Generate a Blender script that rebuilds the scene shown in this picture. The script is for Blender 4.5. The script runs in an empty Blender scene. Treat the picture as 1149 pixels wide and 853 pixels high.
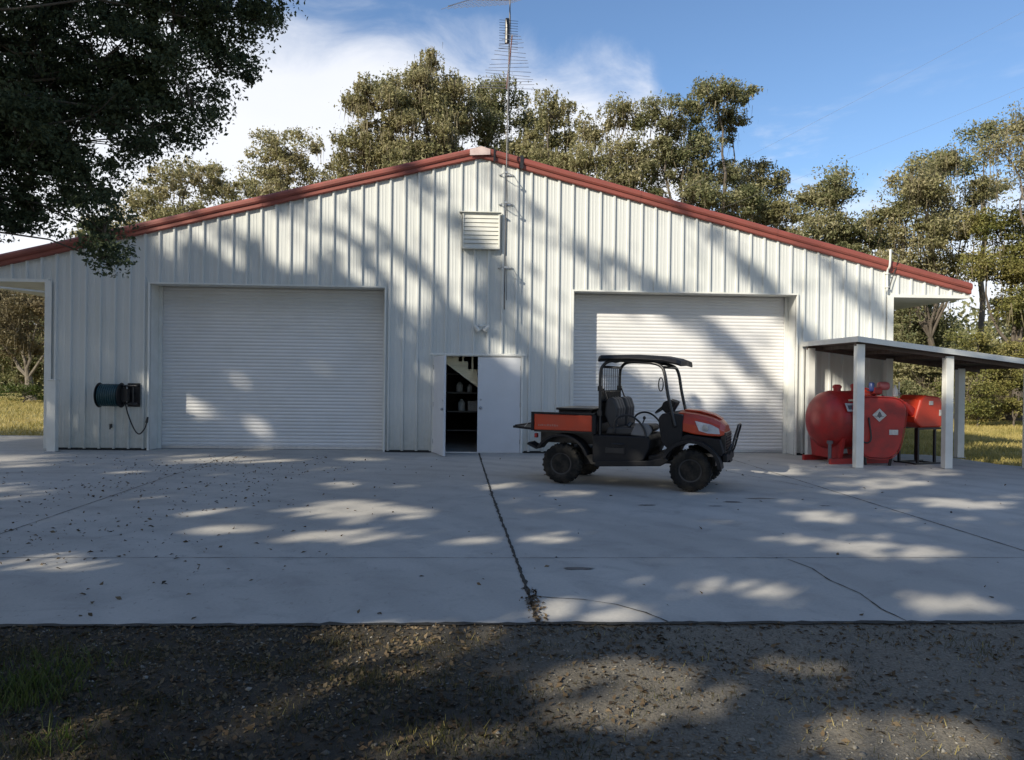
import bpy, bmesh, math, random
import numpy as np
from mathutils import Vector, Matrix
R = math.radians
sc = bpy.context.scene
C = sc.collection
random.seed(7)

# ------------------------------------------------------------------ helpers
class MB:
    """collects shapes that become ONE mesh object"""
    def __init__(s): s.v = []; s.f = []
    def add(s, vs, fs):
        n = len(s.v); s.v += [tuple(v) for v in vs]; s.f += [tuple(i + n for i in f) for f in fs]; return s
    def box(s, x0, x1, y0, y1, z0, z1, m=None):
        vs = [Vector((x, y, z)) for x in (x0, x1) for y in (y0, y1) for z in (z0, z1)]
        if m is not None: vs = [m @ v for v in vs]
        return s.add(vs, [(0,1,3,2),(4,6,7,5),(0,4,5,1),(2,3,7,6),(0,2,6,4),(1,5,7,3)])
    def prism(s, poly, axis, a, b):
        """poly: 2d points; extruded along axis between a and b"""
        n = len(poly); vs = []
        for t in (a, b):
            for p, q in poly:
                vs.append({'x': (t, p, q), 'y': (p, t, q), 'z': (p, q, t)}[axis])
        fs = [tuple(range(n)), tuple(range(2*n-1, n-1, -1))]
        fs += [(i, (i+1) % n, n+(i+1) % n, n+i) for i in range(n)]
        return s.add(vs, fs)
    def loft(s, rings, cap=True, closed=True):
        n = len(rings[0]); base = []
        for r in rings: base += list(r)
        fs = []
        for k in range(len(rings)-1):
            for i in range(n if closed else n-1):
                j = (i+1) % n
                fs.append((k*n+i, k*n+j, (k+1)*n+j, (k+1)*n+i))
        if cap and closed: fs += [tuple(range(n-1, -1, -1)), tuple(range((len(rings)-1)*n, len(rings)*n))]
        return s.add(base, fs)
    def tube(s, pts, r, seg=8, closed=False):
        pts = [Vector(p) for p in pts]; n = len(pts)
        rs = r if isinstance(r, (list, tuple)) else [r]*n
        rings = []; up = None
        for i in range(n):
            if closed: d = pts[(i+1) % n] - pts[i-1]
            else: d = pts[min(i+1, n-1)] - pts[max(i-1, 0)]
            d.normalize()
            if up is None: up = d.orthogonal().normalized()
            else:
                up = up - d*up.dot(d)
                if up.length < 1e-5: up = d.orthogonal()
                up.normalize()
            w = d.cross(up)
            rings.append([pts[i] + (up*math.cos(2*math.pi*k/seg) + w*math.sin(2*math.pi*k/seg))*rs[i] for k in range(seg)])
        if closed: rings.append(rings[0]); return s.loft(rings, cap=False)
        return s.loft(rings)
    def lathe(s, prof, axis='y', seg=24, c=(0,0,0)):
        """prof: (radius, position along axis)"""
        rings = []
        for r, h in prof:
            ring = []
            for k in range(seg):
                a = 2*math.pi*k/seg; p, q = r*math.cos(a), r*math.sin(a)
                v = {'x': (h, p, q), 'y': (p, h, q), 'z': (p, q, h)}[axis]
                ring.append((v[0]+c[0], v[1]+c[1], v[2]+c[2]))
            rings.append(ring)
        return s.loft(rings)
    def build(s, name, mat, parent=None, bevel=0, smooth=False, loc=None, normals=True):
        me = bpy.data.meshes.new(name); me.from_pydata(s.v, [], s.f); me.update()
        if normals:
            bm = bmesh.new(); bm.from_mesh(me); bmesh.ops.recalc_face_normals(bm, faces=bm.faces); bm.to_mesh(me); bm.free()
        me.materials.append(mat)
        o = bpy.data.objects.new(name, me); C.objects.link(o)
        if parent: o.parent = parent
        if loc is not None: o.location = loc
        if smooth:
            me.polygons.foreach_set('use_smooth', [True]*len(me.polygons))
        if bevel:
            b = o.modifiers.new('bevel', 'BEVEL'); b.width = bevel; b.segments = 2; b.limit_method = 'ANGLE'; b.angle_limit = R(35)
            if smooth:
                b.harden_normals = False
        return o

def tag(o, label=None, cat=None, group=None, kind=None):
    if label: o['label'] = label
    if cat: o['category'] = cat
    if group: o['group'] = group
    if kind: o['kind'] = kind
    return o
def thing(name, label, cat, loc=(0,0,0), rz=0, group=None):
    o = bpy.data.objects.new(name, None); C.objects.link(o); o.location = loc; o.rotation_euler = (0,0,rz)
    o.empty_display_size = .2
    return tag(o, label, cat, group)
def smooth_curve(pts, n=6):
    """Catmull-Rom through pts"""
    P = [Vector(p) for p in pts]; P = [P[0]*2-P[1]] + P + [P[-1]*2-P[-2]]; out = []
    for i in range(1, len(P)-2):
        for k in range(n):
            t = k/n; a, b, c, d = P[i-1:i+3]
            out.append(.5*((2*b) + (c-a)*t + (2*a-5*b+4*c-d)*t*t + (3*b-a-3*c+d)*t**3))
    out.append(P[-2]); return out

# ------------------------------------------------------------------ materials
def newmat(name):
    m = bpy.data.materials.new(name); m.use_nodes = True; nt = m.node_tree
    return m, nt, nt.nodes['Principled BSDF']
def N(nt, t, **kw):
    n = nt.nodes.new(t)
    for k, v in kw.items(): setattr(n, k, v)
    return n
def noise(nt, scale, detail=4, rough=.55, vec=None, dist=0):
    n = N(nt, 'ShaderNodeTexNoise'); n.inputs['Scale'].default_value = scale; n.inputs['Detail'].default_value = detail
    n.inputs['Roughness'].default_value = rough; n.inputs['Distortion'].default_value = dist
    if vec is not None: nt.links.new(vec, n.inputs['Vector'])
    return n
def ramp(nt, src, a, b, ca=(0,0,0,1), cb=(1,1,1,1)):
    r = N(nt, 'ShaderNodeValToRGB'); r.color_ramp.elements[0].position = a; r.color_ramp.elements[1].position = b
    r.color_ramp.elements[0].color = ca; r.color_ramp.elements[1].color = cb
    nt.links.new(src, r.inputs[0]); return r
def mix(nt, fac, a, b, mode='MIX'):
    m = N(nt, 'ShaderNodeMix', data_type='RGBA', blend_type=mode)
    if hasattr(fac, 'node'): nt.links.new(fac, m.inputs[0])
    else: m.inputs[0].default_value = fac
    for s, i in ((a, 6), (b, 7)):
        if hasattr(s, 'node'): nt.links.new(s, m.inputs[i])
        else: m.inputs[i].default_value = (*s, 1) if len(s) == 3 else s
    return m.outputs[2]
def coords(nt, scale=None):
    g = N(nt, 'ShaderNodeNewGeometry')
    if scale is None: return g.outputs['Position']
    mp = N(nt, 'ShaderNodeMapping'); mp.inputs['Scale'].default_value = scale
    nt.links.new(g.outputs['Position'], mp.inputs['Vector']); return mp.outputs[0]
def bump(nt, bsdf, src, strength=.3, dist=.01):
    b = N(nt, 'ShaderNodeBump'); b.inputs['Strength'].default_value = strength; b.inputs['Distance'].default_value = dist
    nt.links.new(src, b.inputs['Height']); nt.links.new(b.outputs[0], bsdf.inputs['Normal'])
def paint(name, col, dirt=None, rough=.45, metal=0, dscale=3, damt=.35, bumps=.0, spec=.5, stretch=None):
    m, nt, b = newmat(name)
    b.inputs['Roughness'].default_value = rough; b.inputs['Metallic'].default_value = metal
    b.inputs['Specular IOR Level'].default_value = spec
    vec = coords(nt, stretch)
    n = noise(nt, dscale, 6, .62, vec)
    r = ramp(nt, n.outputs[0], .42, .78)
    mm = N(nt, 'ShaderNodeMath', operation='MULTIPLY'); mm.inputs[1].default_value = damt; nt.links.new(r.outputs[0], mm.inputs[0])
    c = mix(nt, mm.outputs[0], col, dirt or tuple(x*.5 for x in col))
    nt.links.new(c, b.inputs['Base Color'])
    rr = ramp(nt, n.outputs[0], .3, .7, (rough*.85,)*3+(1,), (min(1, rough*1.25),)*3+(1,))
    nt.links.new(rr.outputs[0], b.inputs['Roughness'])
    if bumps: bump(nt, b, noise(nt, 40, 3).outputs[0], bumps, .004)
    return m

# painted steel siding: vertical grime streaks, mildew and mud splash low on the wall
def siding(name, col):
    m, nt, b = newmat(name); b.inputs['Roughness'].default_value = .42
    pos = coords(nt); sep = N(nt, 'ShaderNodeSeparateXYZ'); nt.links.new(pos, sep.inputs[0])
    st = noise(nt, 1.0, 6, .6, coords(nt, (3.5, 3.5, .4)))
    bl = noise(nt, .9, 5, .6, pos)
    c = mix(nt, ramp(nt, st.outputs[0], .5, .85, (0,0,0,1), (.13,.13,.13,1)).outputs[0], col, (.42,.43,.40))
    c = mix(nt, ramp(nt, bl.outputs[0], .5, .75, (0,0,0,1), (.22,.22,.22,1)).outputs[0], c, (.40,.43,.37))
    mr = N(nt, 'ShaderNodeMapRange'); mr.inputs[1].default_value = 0; mr.inputs[2].default_value = 1.1; mr.inputs[3].default_value = .75; mr.inputs[4].default_value = 0
    nt.links.new(sep.outputs[2], mr.inputs[0])
    fine = noise(nt, 6, 5, .7, pos)
    mu = N(nt, 'ShaderNodeMath', operation='MULTIPLY'); nt.links.new(mr.outputs[0], mu.inputs[0]); nt.links.new(fine.outputs[0], mu.inputs[1])
    c = mix(nt, mu.outputs[0], c, (.22,.21,.15))
    nt.links.new(c, b.inputs['Base Color'])
    bump(nt, b, noise(nt, 3.5, 2, .5, coords(nt, (1, 1, .3))).outputs[0], .15, .01)
    return m
M = {}
M['siding'] = siding('siding_steel', (.60,.61,.585))
M['door_steel'] = paint('rollup_steel', (.68,.67,.66), (.50,.49,.45), .38, dscale=1.2, damt=.4, stretch=(1,1,1.5))
M['trim'] = paint('white_trim', (.70,.70,.66), (.42,.41,.35), .4, dscale=2.2, damt=.4)
M['vent'] = paint('cream_vent', (.66,.655,.60), (.4,.38,.28), .5, dscale=4)
M['door'] = paint('door_paint', (.64,.65,.67), (.45,.45,.43), .35, dscale=2, damt=.25)
M['red_trim'] = paint('red_rake', (.255,.068,.05), (.13,.045,.036), .5, dscale=2.6, damt=.7, stretch=(1,1,2))
M['red_roof'] = paint('red_roof', (.30,.07,.05), (.12,.04,.03), .5, dscale=1.5, damt=.6)
M['ridge_plate'] = paint('ridge_plate', (.62,.50,.47), (.4,.25,.22), .5, dscale=9, damt=.6)
M['soffit'] = paint('soffit', (.55,.54,.50), (.35,.33,.28), .6, dscale=2)
M['dark'] = paint('dark_gap', (.02,.02,.02), None, .8)
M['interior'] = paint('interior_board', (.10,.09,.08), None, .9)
M['galv'] = paint('galvanised', (.42,.43,.44), (.2,.19,.18), .38, metal=.75, dscale=12)
M['mast'] = paint('weathered_mast', (.16,.16,.165), (.08,.075,.07), .55, dscale=12)
M['alu'] = paint('aluminium', (.55,.56,.58), (.3,.3,.3), .35, metal=.8, dscale=12)
M['black'] = paint('black_plastic', (.009,.009,.011), (.03,.028,.026), .55, dscale=5, damt=.4, spec=.3)
M['blackmetal'] = paint('black_steel', (.012,.012,.014), (.05,.045,.04), .35, dscale=8, damt=.4)
M['rubber'] = paint('tyre_rubber', (.011,.011,.011), (.085,.072,.055), .85, dscale=7, damt=.75, spec=.2)
M['rim'] = paint('rim_dark', (.03,.03,.032), (.09,.08,.07), .4, metal=.3, dscale=9)
M['orange'] = paint('orange_paint', (.50,.048,.013), (.24,.07,.04), .33, dscale=3.2, damt=.35)
M['lens'] = paint('headlight_lens', (.55,.55,.57), (.25,.25,.27), .12, dscale=14, damt=.7)
M['seat'] = paint('seat_vinyl', (.028,.028,.03), (.07,.065,.06), .55, dscale=6)
M['seat_grey'] = paint('seat_grey', (.16,.16,.165), None, .6)
M['decal'] = paint('decal_pale', (.42,.16,.12), None, .5)
M['tank_red'] = paint('tank_red', (.38,.018,.015), (.13,.025,.022), .42, dscale=4.5, damt=.8)
M['tank_orange'] = paint('tank_orange_red', (.55,.045,.018), (.3,.05,.03), .35, dscale=3.5, damt=.5)
M['label'] = paint('label_pale', (.52,.52,.50), (.25,.22,.22), .5, dscale=20, damt=.7)
M['label_dark'] = paint('label_grey', (.12,.11,.12), None, .5)
M['blue'] = paint('blue_filter', (.035,.06,.20), None, .35)
M['pink'] = paint('faded_red_cap', (.50,.13,.13), (.6,.4,.4), .45, dscale=15)
M['jug'] = paint('white_jug', (.72,.72,.68), (.5,.5,.42), .35)
M['teal'] = paint('teal_hose', (.006,.045,.055), (.006,.014,.018), .4, dscale=14)
M['wood'] = paint('pale_wood', (.80,.70,.47), (.33,.24,.13), .6, dscale=5, stretch=(1,1,3))
M['bark'] = paint('bark', (.085,.068,.052), (.16,.14,.115), .95, dscale=6, damt=.8, bumps=.6, stretch=(1,1,.3))
M['barkpale'] = paint('bark_grey', (.17,.145,.115), (.09,.075,.06), .95, dscale=6, damt=.8, bumps=.6, stretch=(1,1,.3))

def leafmat(name, cols, transl=.25, rough=.55):
    m, nt, b = newmat(name)
    g = N(nt, 'ShaderNodeNewGeometry')
    r = N(nt, 'ShaderNodeValToRGB'); r.color_ramp.elements.remove(r.color_ramp.elements[1])
    r.color_ramp.interpolation = 'LINEAR'
    for i, c in enumerate(cols):
        e = r.color_ramp.elements[0] if i == 0 else r.color_ramp.elements.new(i/(len(cols)-1))
        e.color = (*c, 1)
    big = noise(nt, .55, 3, .6, g.outputs['Position'])
    ad = N(nt, 'ShaderNodeMath', operation='MULTIPLY_ADD'); ad.inputs[1].default_value = .55
    nt.links.new(g.outputs['Random Per Island'], ad.inputs[0])
    sub = N(nt, 'ShaderNodeMath', operation='MULTIPLY_ADD'); sub.inputs[1].default_value = 1.7; sub.inputs[2].default_value = -.62
    nt.links.new(big.outputs[0], sub.inputs[0]); nt.links.new(sub.outputs[0], ad.inputs[2])
    nt.links.new(ad.outputs[0], r.inputs[0])
    nt.links.new(r.outputs[0], b.inputs['Base Color']); b.inputs['Roughness'].default_value = rough
    b.inputs['Specular IOR Level'].default_value = .3
    tr = N(nt, 'ShaderNodeBsdfTranslucent'); nt.links.new(r.outputs[0], tr.inputs[0])
    ms = N(nt, 'ShaderNodeMixShader'); ms.inputs[0].default_value = transl
    out = nt.nodes['Material Output']
    nt.links.new(b.outputs[0], ms.inputs[1]); nt.links.new(tr.outputs[0], ms.inputs[2]); nt.links.new(ms.outputs[0], out.inputs[0])
    return m
L = {}
L['oak'] = leafmat('leaf_oak', [(.11,.12,.05), (.24,.235,.11), (.36,.33,.175), (.46,.41,.26)], .42)
L['oakdark'] = leafmat('leaf_oak_dark', [(.08,.10,.045), (.17,.185,.085), (.28,.27,.14), (.38,.345,.21)], .4)
L['pale'] = leafmat('leaf_pale', [(.16,.17,.08), (.28,.27,.13), (.38,.34,.19), (.45,.39,.26)], .42)
L['lime'] = leafmat('leaf_lime', [(.08,.095,.026), (.15,.155,.045), (.22,.205,.065), (.27,.23,.09)])
L['dry'] = leafmat('leaf_dry', [(.10,.085,.04), (.17,.14,.075), (.22,.17,.10)])
L['near'] = leafmat('leaf_near', [(.045,.062,.036), (.080,.105,.055), (.13,.155,.075)], .4, .6)
L['moss'] = leafmat('spanish_moss', [(.13,.11,.065), (.19,.16,.10), (.24,.21,.15)], .2, .9)
L['grass'] = leafmat('grass_blades', [(.20,.19,.055), (.34,.29,.09), (.46,.37,.13), (.50,.41,.19)], .35)
L['weed'] = leafmat('weed', [(.04,.07,.014), (.08,.11,.022), (.13,.12,.04)], .3)
L['litter'] = leafmat('litter', [(.030,.022,.013), (.070,.048,.028), (.13,.09,.05), (.20,.15,.09), (.10,.07,.04)], .1, .8)
L['pebble'] = leafmat('pebble', [(.05,.045,.038), (.10,.092,.078), (.18,.165,.14), (.32,.30,.26), (.08,.072,.06)], 0, .85)

# concrete
def concrete():
    m, nt, b = newmat('concrete'); b.inputs['Roughness'].default_value = .85
    pos = coords(nt)
    n1 = noise(nt, .35, 5, .6, pos); n2 = noise(nt, 2.2, 6, .65, pos, .6); n3 = noise(nt, 38, 4, .6, pos); n4 = noise(nt, 9, 4, .7, coords(nt, (1, .45, 1)))
    c = mix(nt, ramp(nt, n1.outputs[0], .35, .7).outputs[0], (.40,.375,.33), (.51,.485,.435))
    c = mix(nt, ramp(nt, n2.outputs[0], .50, .72, (0,0,0,1), (.5,.5,.5,1)).outputs[0], c, (.24,.23,.21))
    c = mix(nt, ramp(nt, n4.outputs[0], .62, .74, (0,0,0,1), (.4,.4,.4,1)).outputs[0], c, (.17,.155,.135))
    c = mix(nt, ramp(nt, n3.outputs[0], .3, .7, (0,0,0,1), (.3,.3,.3,1)).outputs[0], c, (.27,.265,.25))
    # swept arcs left by the broom and tyres, and small dark spatter towards the left
    wv = N(nt, 'ShaderNodeTexWave', wave_type='RINGS', rings_direction='Z'); wv.inputs['Scale'].default_value = .42; wv.inputs['Distortion'].default_value = 5; wv.inputs['Detail'].default_value = 3; wv.inputs['Detail Scale'].default_value = .8
    mp = N(nt, 'ShaderNodeMapping'); mp.inputs['Location'].default_value = (7, 14, 0); nt.links.new(pos, mp.inputs['Vector']); nt.links.new(mp.outputs[0], wv.inputs['Vector'])
    c = mix(nt, ramp(nt, wv.outputs['Fac'], .45, .95, (0,0,0,1), (.17,.17,.17,1)).outputs[0], c, (.22,.21,.195))
    n6 = noise(nt, 16, 5, .75, coords(nt, (1, .6, 1))); sp = N(nt, 'ShaderNodeSeparateXYZ'); nt.links.new(pos, sp.inputs[0])
    lr = N(nt, 'ShaderNodeMapRange'); lr.inputs[1].default_value = 1; lr.inputs[2].default_value = -4.5; lr.inputs[3].default_value = .12; lr.inputs[4].default_value = .8; nt.links.new(sp.outputs[0], lr.inputs[0])
    mu = N(nt, 'ShaderNodeMath', operation='MULTIPLY'); nt.links.new(ramp(nt, n6.outputs[0], .60, .68).outputs[0], mu.inputs[0]); nt.links.new(lr.outputs[0], mu.inputs[1])
    c = mix(nt, mu.outputs[0], c, (.10,.09,.075))
    nt.links.new(c, b.inputs['Base Color'])
    bump(nt, b, n3.outputs[0], .25, .004)
    return m
M['concrete'] = concrete()
def dirt():
    m, nt, b = newmat('yard_dirt'); b.inputs['Roughness'].default_value = .95
    pos = coords(nt); sep = N(nt, 'ShaderNodeSeparateXYZ'); nt.links.new(pos, sep.inputs[0])
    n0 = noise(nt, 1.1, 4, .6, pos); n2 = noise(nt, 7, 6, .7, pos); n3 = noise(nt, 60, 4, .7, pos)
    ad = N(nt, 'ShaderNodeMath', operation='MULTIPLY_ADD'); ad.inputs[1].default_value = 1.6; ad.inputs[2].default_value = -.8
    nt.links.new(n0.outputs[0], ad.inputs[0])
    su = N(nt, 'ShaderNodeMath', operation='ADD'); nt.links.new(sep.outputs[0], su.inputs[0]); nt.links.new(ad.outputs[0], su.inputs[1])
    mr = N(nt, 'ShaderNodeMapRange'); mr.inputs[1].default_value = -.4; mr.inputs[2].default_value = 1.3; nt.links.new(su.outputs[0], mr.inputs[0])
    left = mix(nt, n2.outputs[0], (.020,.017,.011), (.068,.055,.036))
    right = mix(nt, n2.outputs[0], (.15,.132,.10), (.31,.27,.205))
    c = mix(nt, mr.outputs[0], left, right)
    c = mix(nt, ramp(nt, n3.outputs[0], .4, .65, (0,0,0,1), (.6,.6,.6,1)).outputs[0], c, (.035,.03,.024))
    nt.links.new(c, b.inputs['Base Color'])
    bump(nt, b, n3.outputs[0], .9, .02)
    return m
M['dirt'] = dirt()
def turf():
    m, nt, b = newmat('turf'); b.inputs['Roughness'].default_value = .95
    pos = coords(nt); n0 = noise(nt, .4, 5, .6, pos); n1 = noise(nt, 14, 5, .7, pos)
    c = mix(nt, n0.outputs[0], (.28,.25,.07), (.44,.36,.14)); c = mix(nt, ramp(nt, n1.outputs[0], .35, .7, (0,0,0,1), (.7,.7,.7,1)).outputs[0], c, (.10,.09,.03))
    nt.links.new(c, b.inputs['Base Color']); bump(nt, b, n1.outputs[0], .8, .04)
    return m
M['turf'] = turf()
M['oil'] = paint('oil_spot', (.07,.066,.06), (.16,.15,.14), .6, dscale=12, damt=.9)
M['joint'] = paint('joint_fill_edge_shade', (.022,.020,.016), (.07,.06,.04), .95, dscale=20, damt=.8)

# ------------------------------------------------------------------ sun direction (the way light travels)
S = Vector((.57, .52, -.42)).normalized()

# ------------------------------------------------------------------ ground
g = MB(); g.add([(-300,-300,-.10),(300,-300,-.10),(300,400,-.10),(-300,400,-.10)], [(0,1,2,3)])
tag(g.build('ground', M['turf']), kind='structure')
# dirt yard, gently uneven
rng = np.random.default_rng(3)
def grid(x0, x1, y0, y1, step, zf):
    b = MB(); nx = int((x1-x0)/step)+1; ny = int((y1-y0)/step)+1
    b.v = [(x0+i*step, y0+j*step, zf(x0+i*step, y0+j*step)) for j in range(ny) for i in range(nx)]
    b.f = [(j*nx+i, j*nx+i+1, (j+1)*nx+i+1, (j+1)*nx+i) for j in range(ny-1) for i in range(nx-1)]
    return b
def zdirt(x, y):
    t = max(0, min(1, (y+12.15)/.3)); w_ = .008*math.sin(x*3.1+y*2)+.008*math.sin(x*7.3-y*5.1)+.006*math.sin(y*11+x*2)
    return (-.024+w_)*(1-t)+(-.007+.1*w_)*t
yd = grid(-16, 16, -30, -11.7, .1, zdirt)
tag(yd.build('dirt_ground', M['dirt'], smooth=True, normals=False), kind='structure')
# concrete apron, outline runs round the building and under the carport
ap = MB()
poly = [(-15,-11.8),(16,-11.8),(16,-2.9),(13,-2.75),(11.25,-2.45),(10.75,-1.6),(10.62,-.5),(10.4,.3),(9.31,.5),(9.31,20),(-8.96,20),(-8.96,3.7),(-15,3.7)]
# slabs: the apron is cut by its joints, each slab 9 mm apart
ap.prism(poly, 'z', -.14, 0)
tag(ap.build('concrete_pavement', M['concrete'], bevel=.004), kind='structure')

def strip(pts, w0, w1, seed, z=.004):
    """ragged dark strip lying on the slab"""
    r = random.Random(seed); b = MB(); P = []
    for i in range(len(pts)-1):
        a, c = Vector((*pts[i], 0)), Vector((*pts[i+1], 0)); n = max(2, int((c-a).length/.06))
        for k in range(n): P.append(a.lerp(c, k/n))
    P.append(Vector((*pts[-1], 0)))
    vs = []
    for i, p in enumerate(P):
        d = (P[min(i+1, len(P)-1)] - P[max(i-1, 0)]).normalized(); s = Vector((-d.y, d.x, 0))
        w = r.uniform(w0, w1)/2; j = s*r.uniform(-.3, .3)*w
        vs += [p+s*w*r.uniform(.6, 1.3)+j+Vector((0,0,z)), p-s*w*r.uniform(.6, 1.3)+j+Vector((0,0,z))]
    b.add(vs, [(2*i, 2*i+1, 2*i+3, 2*i+2) for i in range(len(P)-1)])
    return b
for i, (pts, a, c) in enumerate([
        ([(.16,-.02),(.30,-6.1),(.44,-10.6),(.47,-11.79)], .018, .042),
        ([(5.40,-.02),(5.52,-11.79)], .010, .022),
        ([(-4.9,-.02),(-4.75,-11.79)], .008, .016),
        ([(-14,-9.93),(-4.8,-9.9),(.4,-9.9)], .005, .011), ([(.45,-9.9),(5.4,-9.88),(15,-9.85)], .005, .011),
        ([(-14,-3.9),(.2,-3.9)], .004, .008), ([(.3,-3.9),(15,-3.9)], .004, .008)]):
    tag(strip(pts, a, c, i).build('pavement_joint', M['joint'], normals=False), kind='structure')
for i, pts in enumerate([[(.48,-11.15),(.62,-11.2),(.85,-11.25),(1.08,-11.38),(1.25,-11.58),(1.36,-11.79)],
        [(2.95,-9.95),(3.03,-10.3),(3.0,-10.7),(3.06,-11.1),(3.01,-11.5),(3.04,-11.79)],
        [(4.4,-2.6),(4.7,-3.4),(5.05,-4.4),(5.3,-5.2)]]):
    tag(strip(pts, .006, .018, 20+i).build('pavement_crack', M['joint'], normals=False), kind='structure')

tag(strip([(-15,-11.815),(16,-11.815)], .03, .075, 55, .003).build('edge_shadow_soil', M['joint'], normals=False), kind='structure')  # dark sheet painting the shadow and soil line along the slab front
rs = random.Random(8)
for x, y, a, b_ in [(3.55,-6.6,.16,.07),(4.05,-6.3,.22,.06),(4.7,-6.9,.08,.04),(3.2,-6.95,.10,.03),(.95,-10.3,.15,.05),(2.3,-6.9,.12,.05)]:
    P = [(x+a*math.cos(t_)*rs.uniform(.6,1.2), y+b_*math.sin(t_)*rs.uniform(.6,1.2), .003) for t_ in [2*math.pi*k/18 for k in range(18)]]
    tag(MB().add(P, [tuple(range(18))]).build('pavement_stain', M['oil'], normals=False), kind='structure')

# ------------------------------------------------------------------ the metal building
RX, RZ, SL = .14, 6.42, .2515              # ridge x, siding height at ridge, roof slope
X0, X1 = -8.97, 9.30                      # wall corners
E0, E1 = -10.86, 11.10                    # eave ends
BZ = 3.58                                 # overhang bottom
LEN = 20
DT = 3.56
def zr(x): return RZ - SL*abs(x-RX)
bld = thing('metal_building', 'long white ribbed steel shop building with low gable, red roof edge and two roll-up doors', 'building')
OPEN = [(-6.87,-1.91,DT), (2.20,7.17,DT), (-.82,1.06,2.10)]     # (x0, x1, top)
def ribbed(x0, x1, step=.305, off=0.0):
    """x positions and outward offset of an R-panel profile"""
    P = []; k0 = math.floor((x0-off)/step)
    for k in range(k0, k0+int((x1-x0)/step)+3):
        b = off+k*step
        for dx, h in ((-.034,0),(-.018,.042),(.018,.042),(.034,0),(.106,0),(.114,.004),(.122,.004),(.130,0),(.175,0),(.183,.004),(.191,.004),(.199,0)):
            P.append((b+dx, h))
    P.sort(); return P
def prof_at(P, x):
    for (a, ha), (b, hb) in zip(P, P[1:]):
        if a <= x <= b: return ha+(hb-ha)*(x-a)/max(1e-6, b-a)
    return 0
def front_wall():
    P = ribbed(E0-1, E1+1, .305, .02)
    cuts = {E0, E1, X0, X1, RX}
    for a, b, _ in OPEN: cuts |= {a, b}
    xs = sorted([p[0] for p in P if E0 < p[0] < E1] + list(cuts))
    b = MB()
    for xa, xb in zip(xs, xs[1:]):
        if xb-xa < 1e-5: continue
        mid = (xa+xb)/2; ya, yb = -prof_at(P, xa), -prof_at(P, xb)
        z0 = .035
        if mid < X0 or mid > X1: z0 = BZ
        for a, c, t in OPEN:
            if a < mid < c: z0 = t
        b.add([(xa,ya,z0),(xb,yb,z0),(xb,yb,zr(xb)),(xa,ya,zr(xa))], [(0,1,2,3)])
    return b
front_wall().build('front_wall', M['siding'], bld, normals=False)
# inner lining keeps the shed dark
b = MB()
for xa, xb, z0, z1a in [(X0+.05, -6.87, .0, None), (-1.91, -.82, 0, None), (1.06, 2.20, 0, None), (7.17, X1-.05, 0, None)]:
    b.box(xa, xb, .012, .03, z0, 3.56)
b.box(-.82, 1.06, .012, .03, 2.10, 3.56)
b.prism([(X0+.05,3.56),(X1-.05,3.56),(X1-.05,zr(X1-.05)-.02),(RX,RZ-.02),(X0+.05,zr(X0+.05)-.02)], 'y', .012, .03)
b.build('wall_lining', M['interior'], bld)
# side and rear walls
for x, s in ((X0, -1), (X1, 1)):
    P = ribbed(0, LEN, .305); b = MB()
    for (ya, ha), (yb, hb) in zip(P, P[1:]):
        if ya < 0 or yb > LEN: continue
        b.add([(x+s*ha, ya, .03), (x+s*hb, yb, .03), (x+s*hb, yb, BZ), (x+s*ha, ya, BZ)], [(0,1,2,3)])
    b.box(x-s*.05, x-s*.03, .03, LEN, .0, zr(x)-.05)
    b.build('side_wall', M['siding'], bld, normals=False)
b = MB(); b.prism([(X0,0.02),(X1,0.02),(X1,zr(X1)),(RX,RZ),(X0,zr(X0))], 'y', LEN, LEN+.04)
b.build('rear_wall', M['siding'], bld)
# roof: two slopes, with ribs
for sgn in (-1, 1):
    xe = E1 if sgn > 0 else E0
    b = MB(); z0, z1 = RZ+.17, zr(xe)+.17
    b.add([(RX,.02,z0),(xe,.02,z1),(xe,LEN+.3,z1),(RX,LEN+.3,z0),(RX,.02,z0-.1),(xe,.02,z1-.1),(xe,LEN+.3,z1-.1),(RX,LEN+.3,z0-.1)],
          [(0,1,2,3),(4,7,6,5),(0,4,5,1),(1,5,6,2),(2,6,7,3),(3,7,4,0)])
    y = .4
    while y < LEN:
        b.add([(RX,y-.03,z0),(RX,y+.03,z0),(RX,y,z0+.035),(xe,y-.03,z1),(xe,y+.03,z1),(xe,y,z1+.035)], [(0,3,5,2),(1,2,5,4),(0,1,4,3)]); y += .305
    b.build('roof', M['red_roof'], bld)
# rake trim: sculptured box profile, swept down each slope
prof = [(.015,-.02),(-.075,-.02),(-.090,.0),(-.090,.07),(-.115,.085),(-.135,.12),(-.135,.175),(-.115,.215),(-.06,.235),(.015,.235)]
for sgn in (-1, 1):
    xe = (E1 if sgn > 0 else E0) + sgn*.03
    n = 12; rings = []
    for k in range(n+1):
        x = RX+(xe-RX)*k/n; x = min(max(x, min(RX, xe)), max(RX, xe))
        wob = .004*math.sin(k*2.3)
        rings.append([(x, y, zr(x)+h+wob) for y, h in prof])
    MB().loft(rings).build('rake_trim', M['red_trim'], bld, smooth=False)
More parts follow.
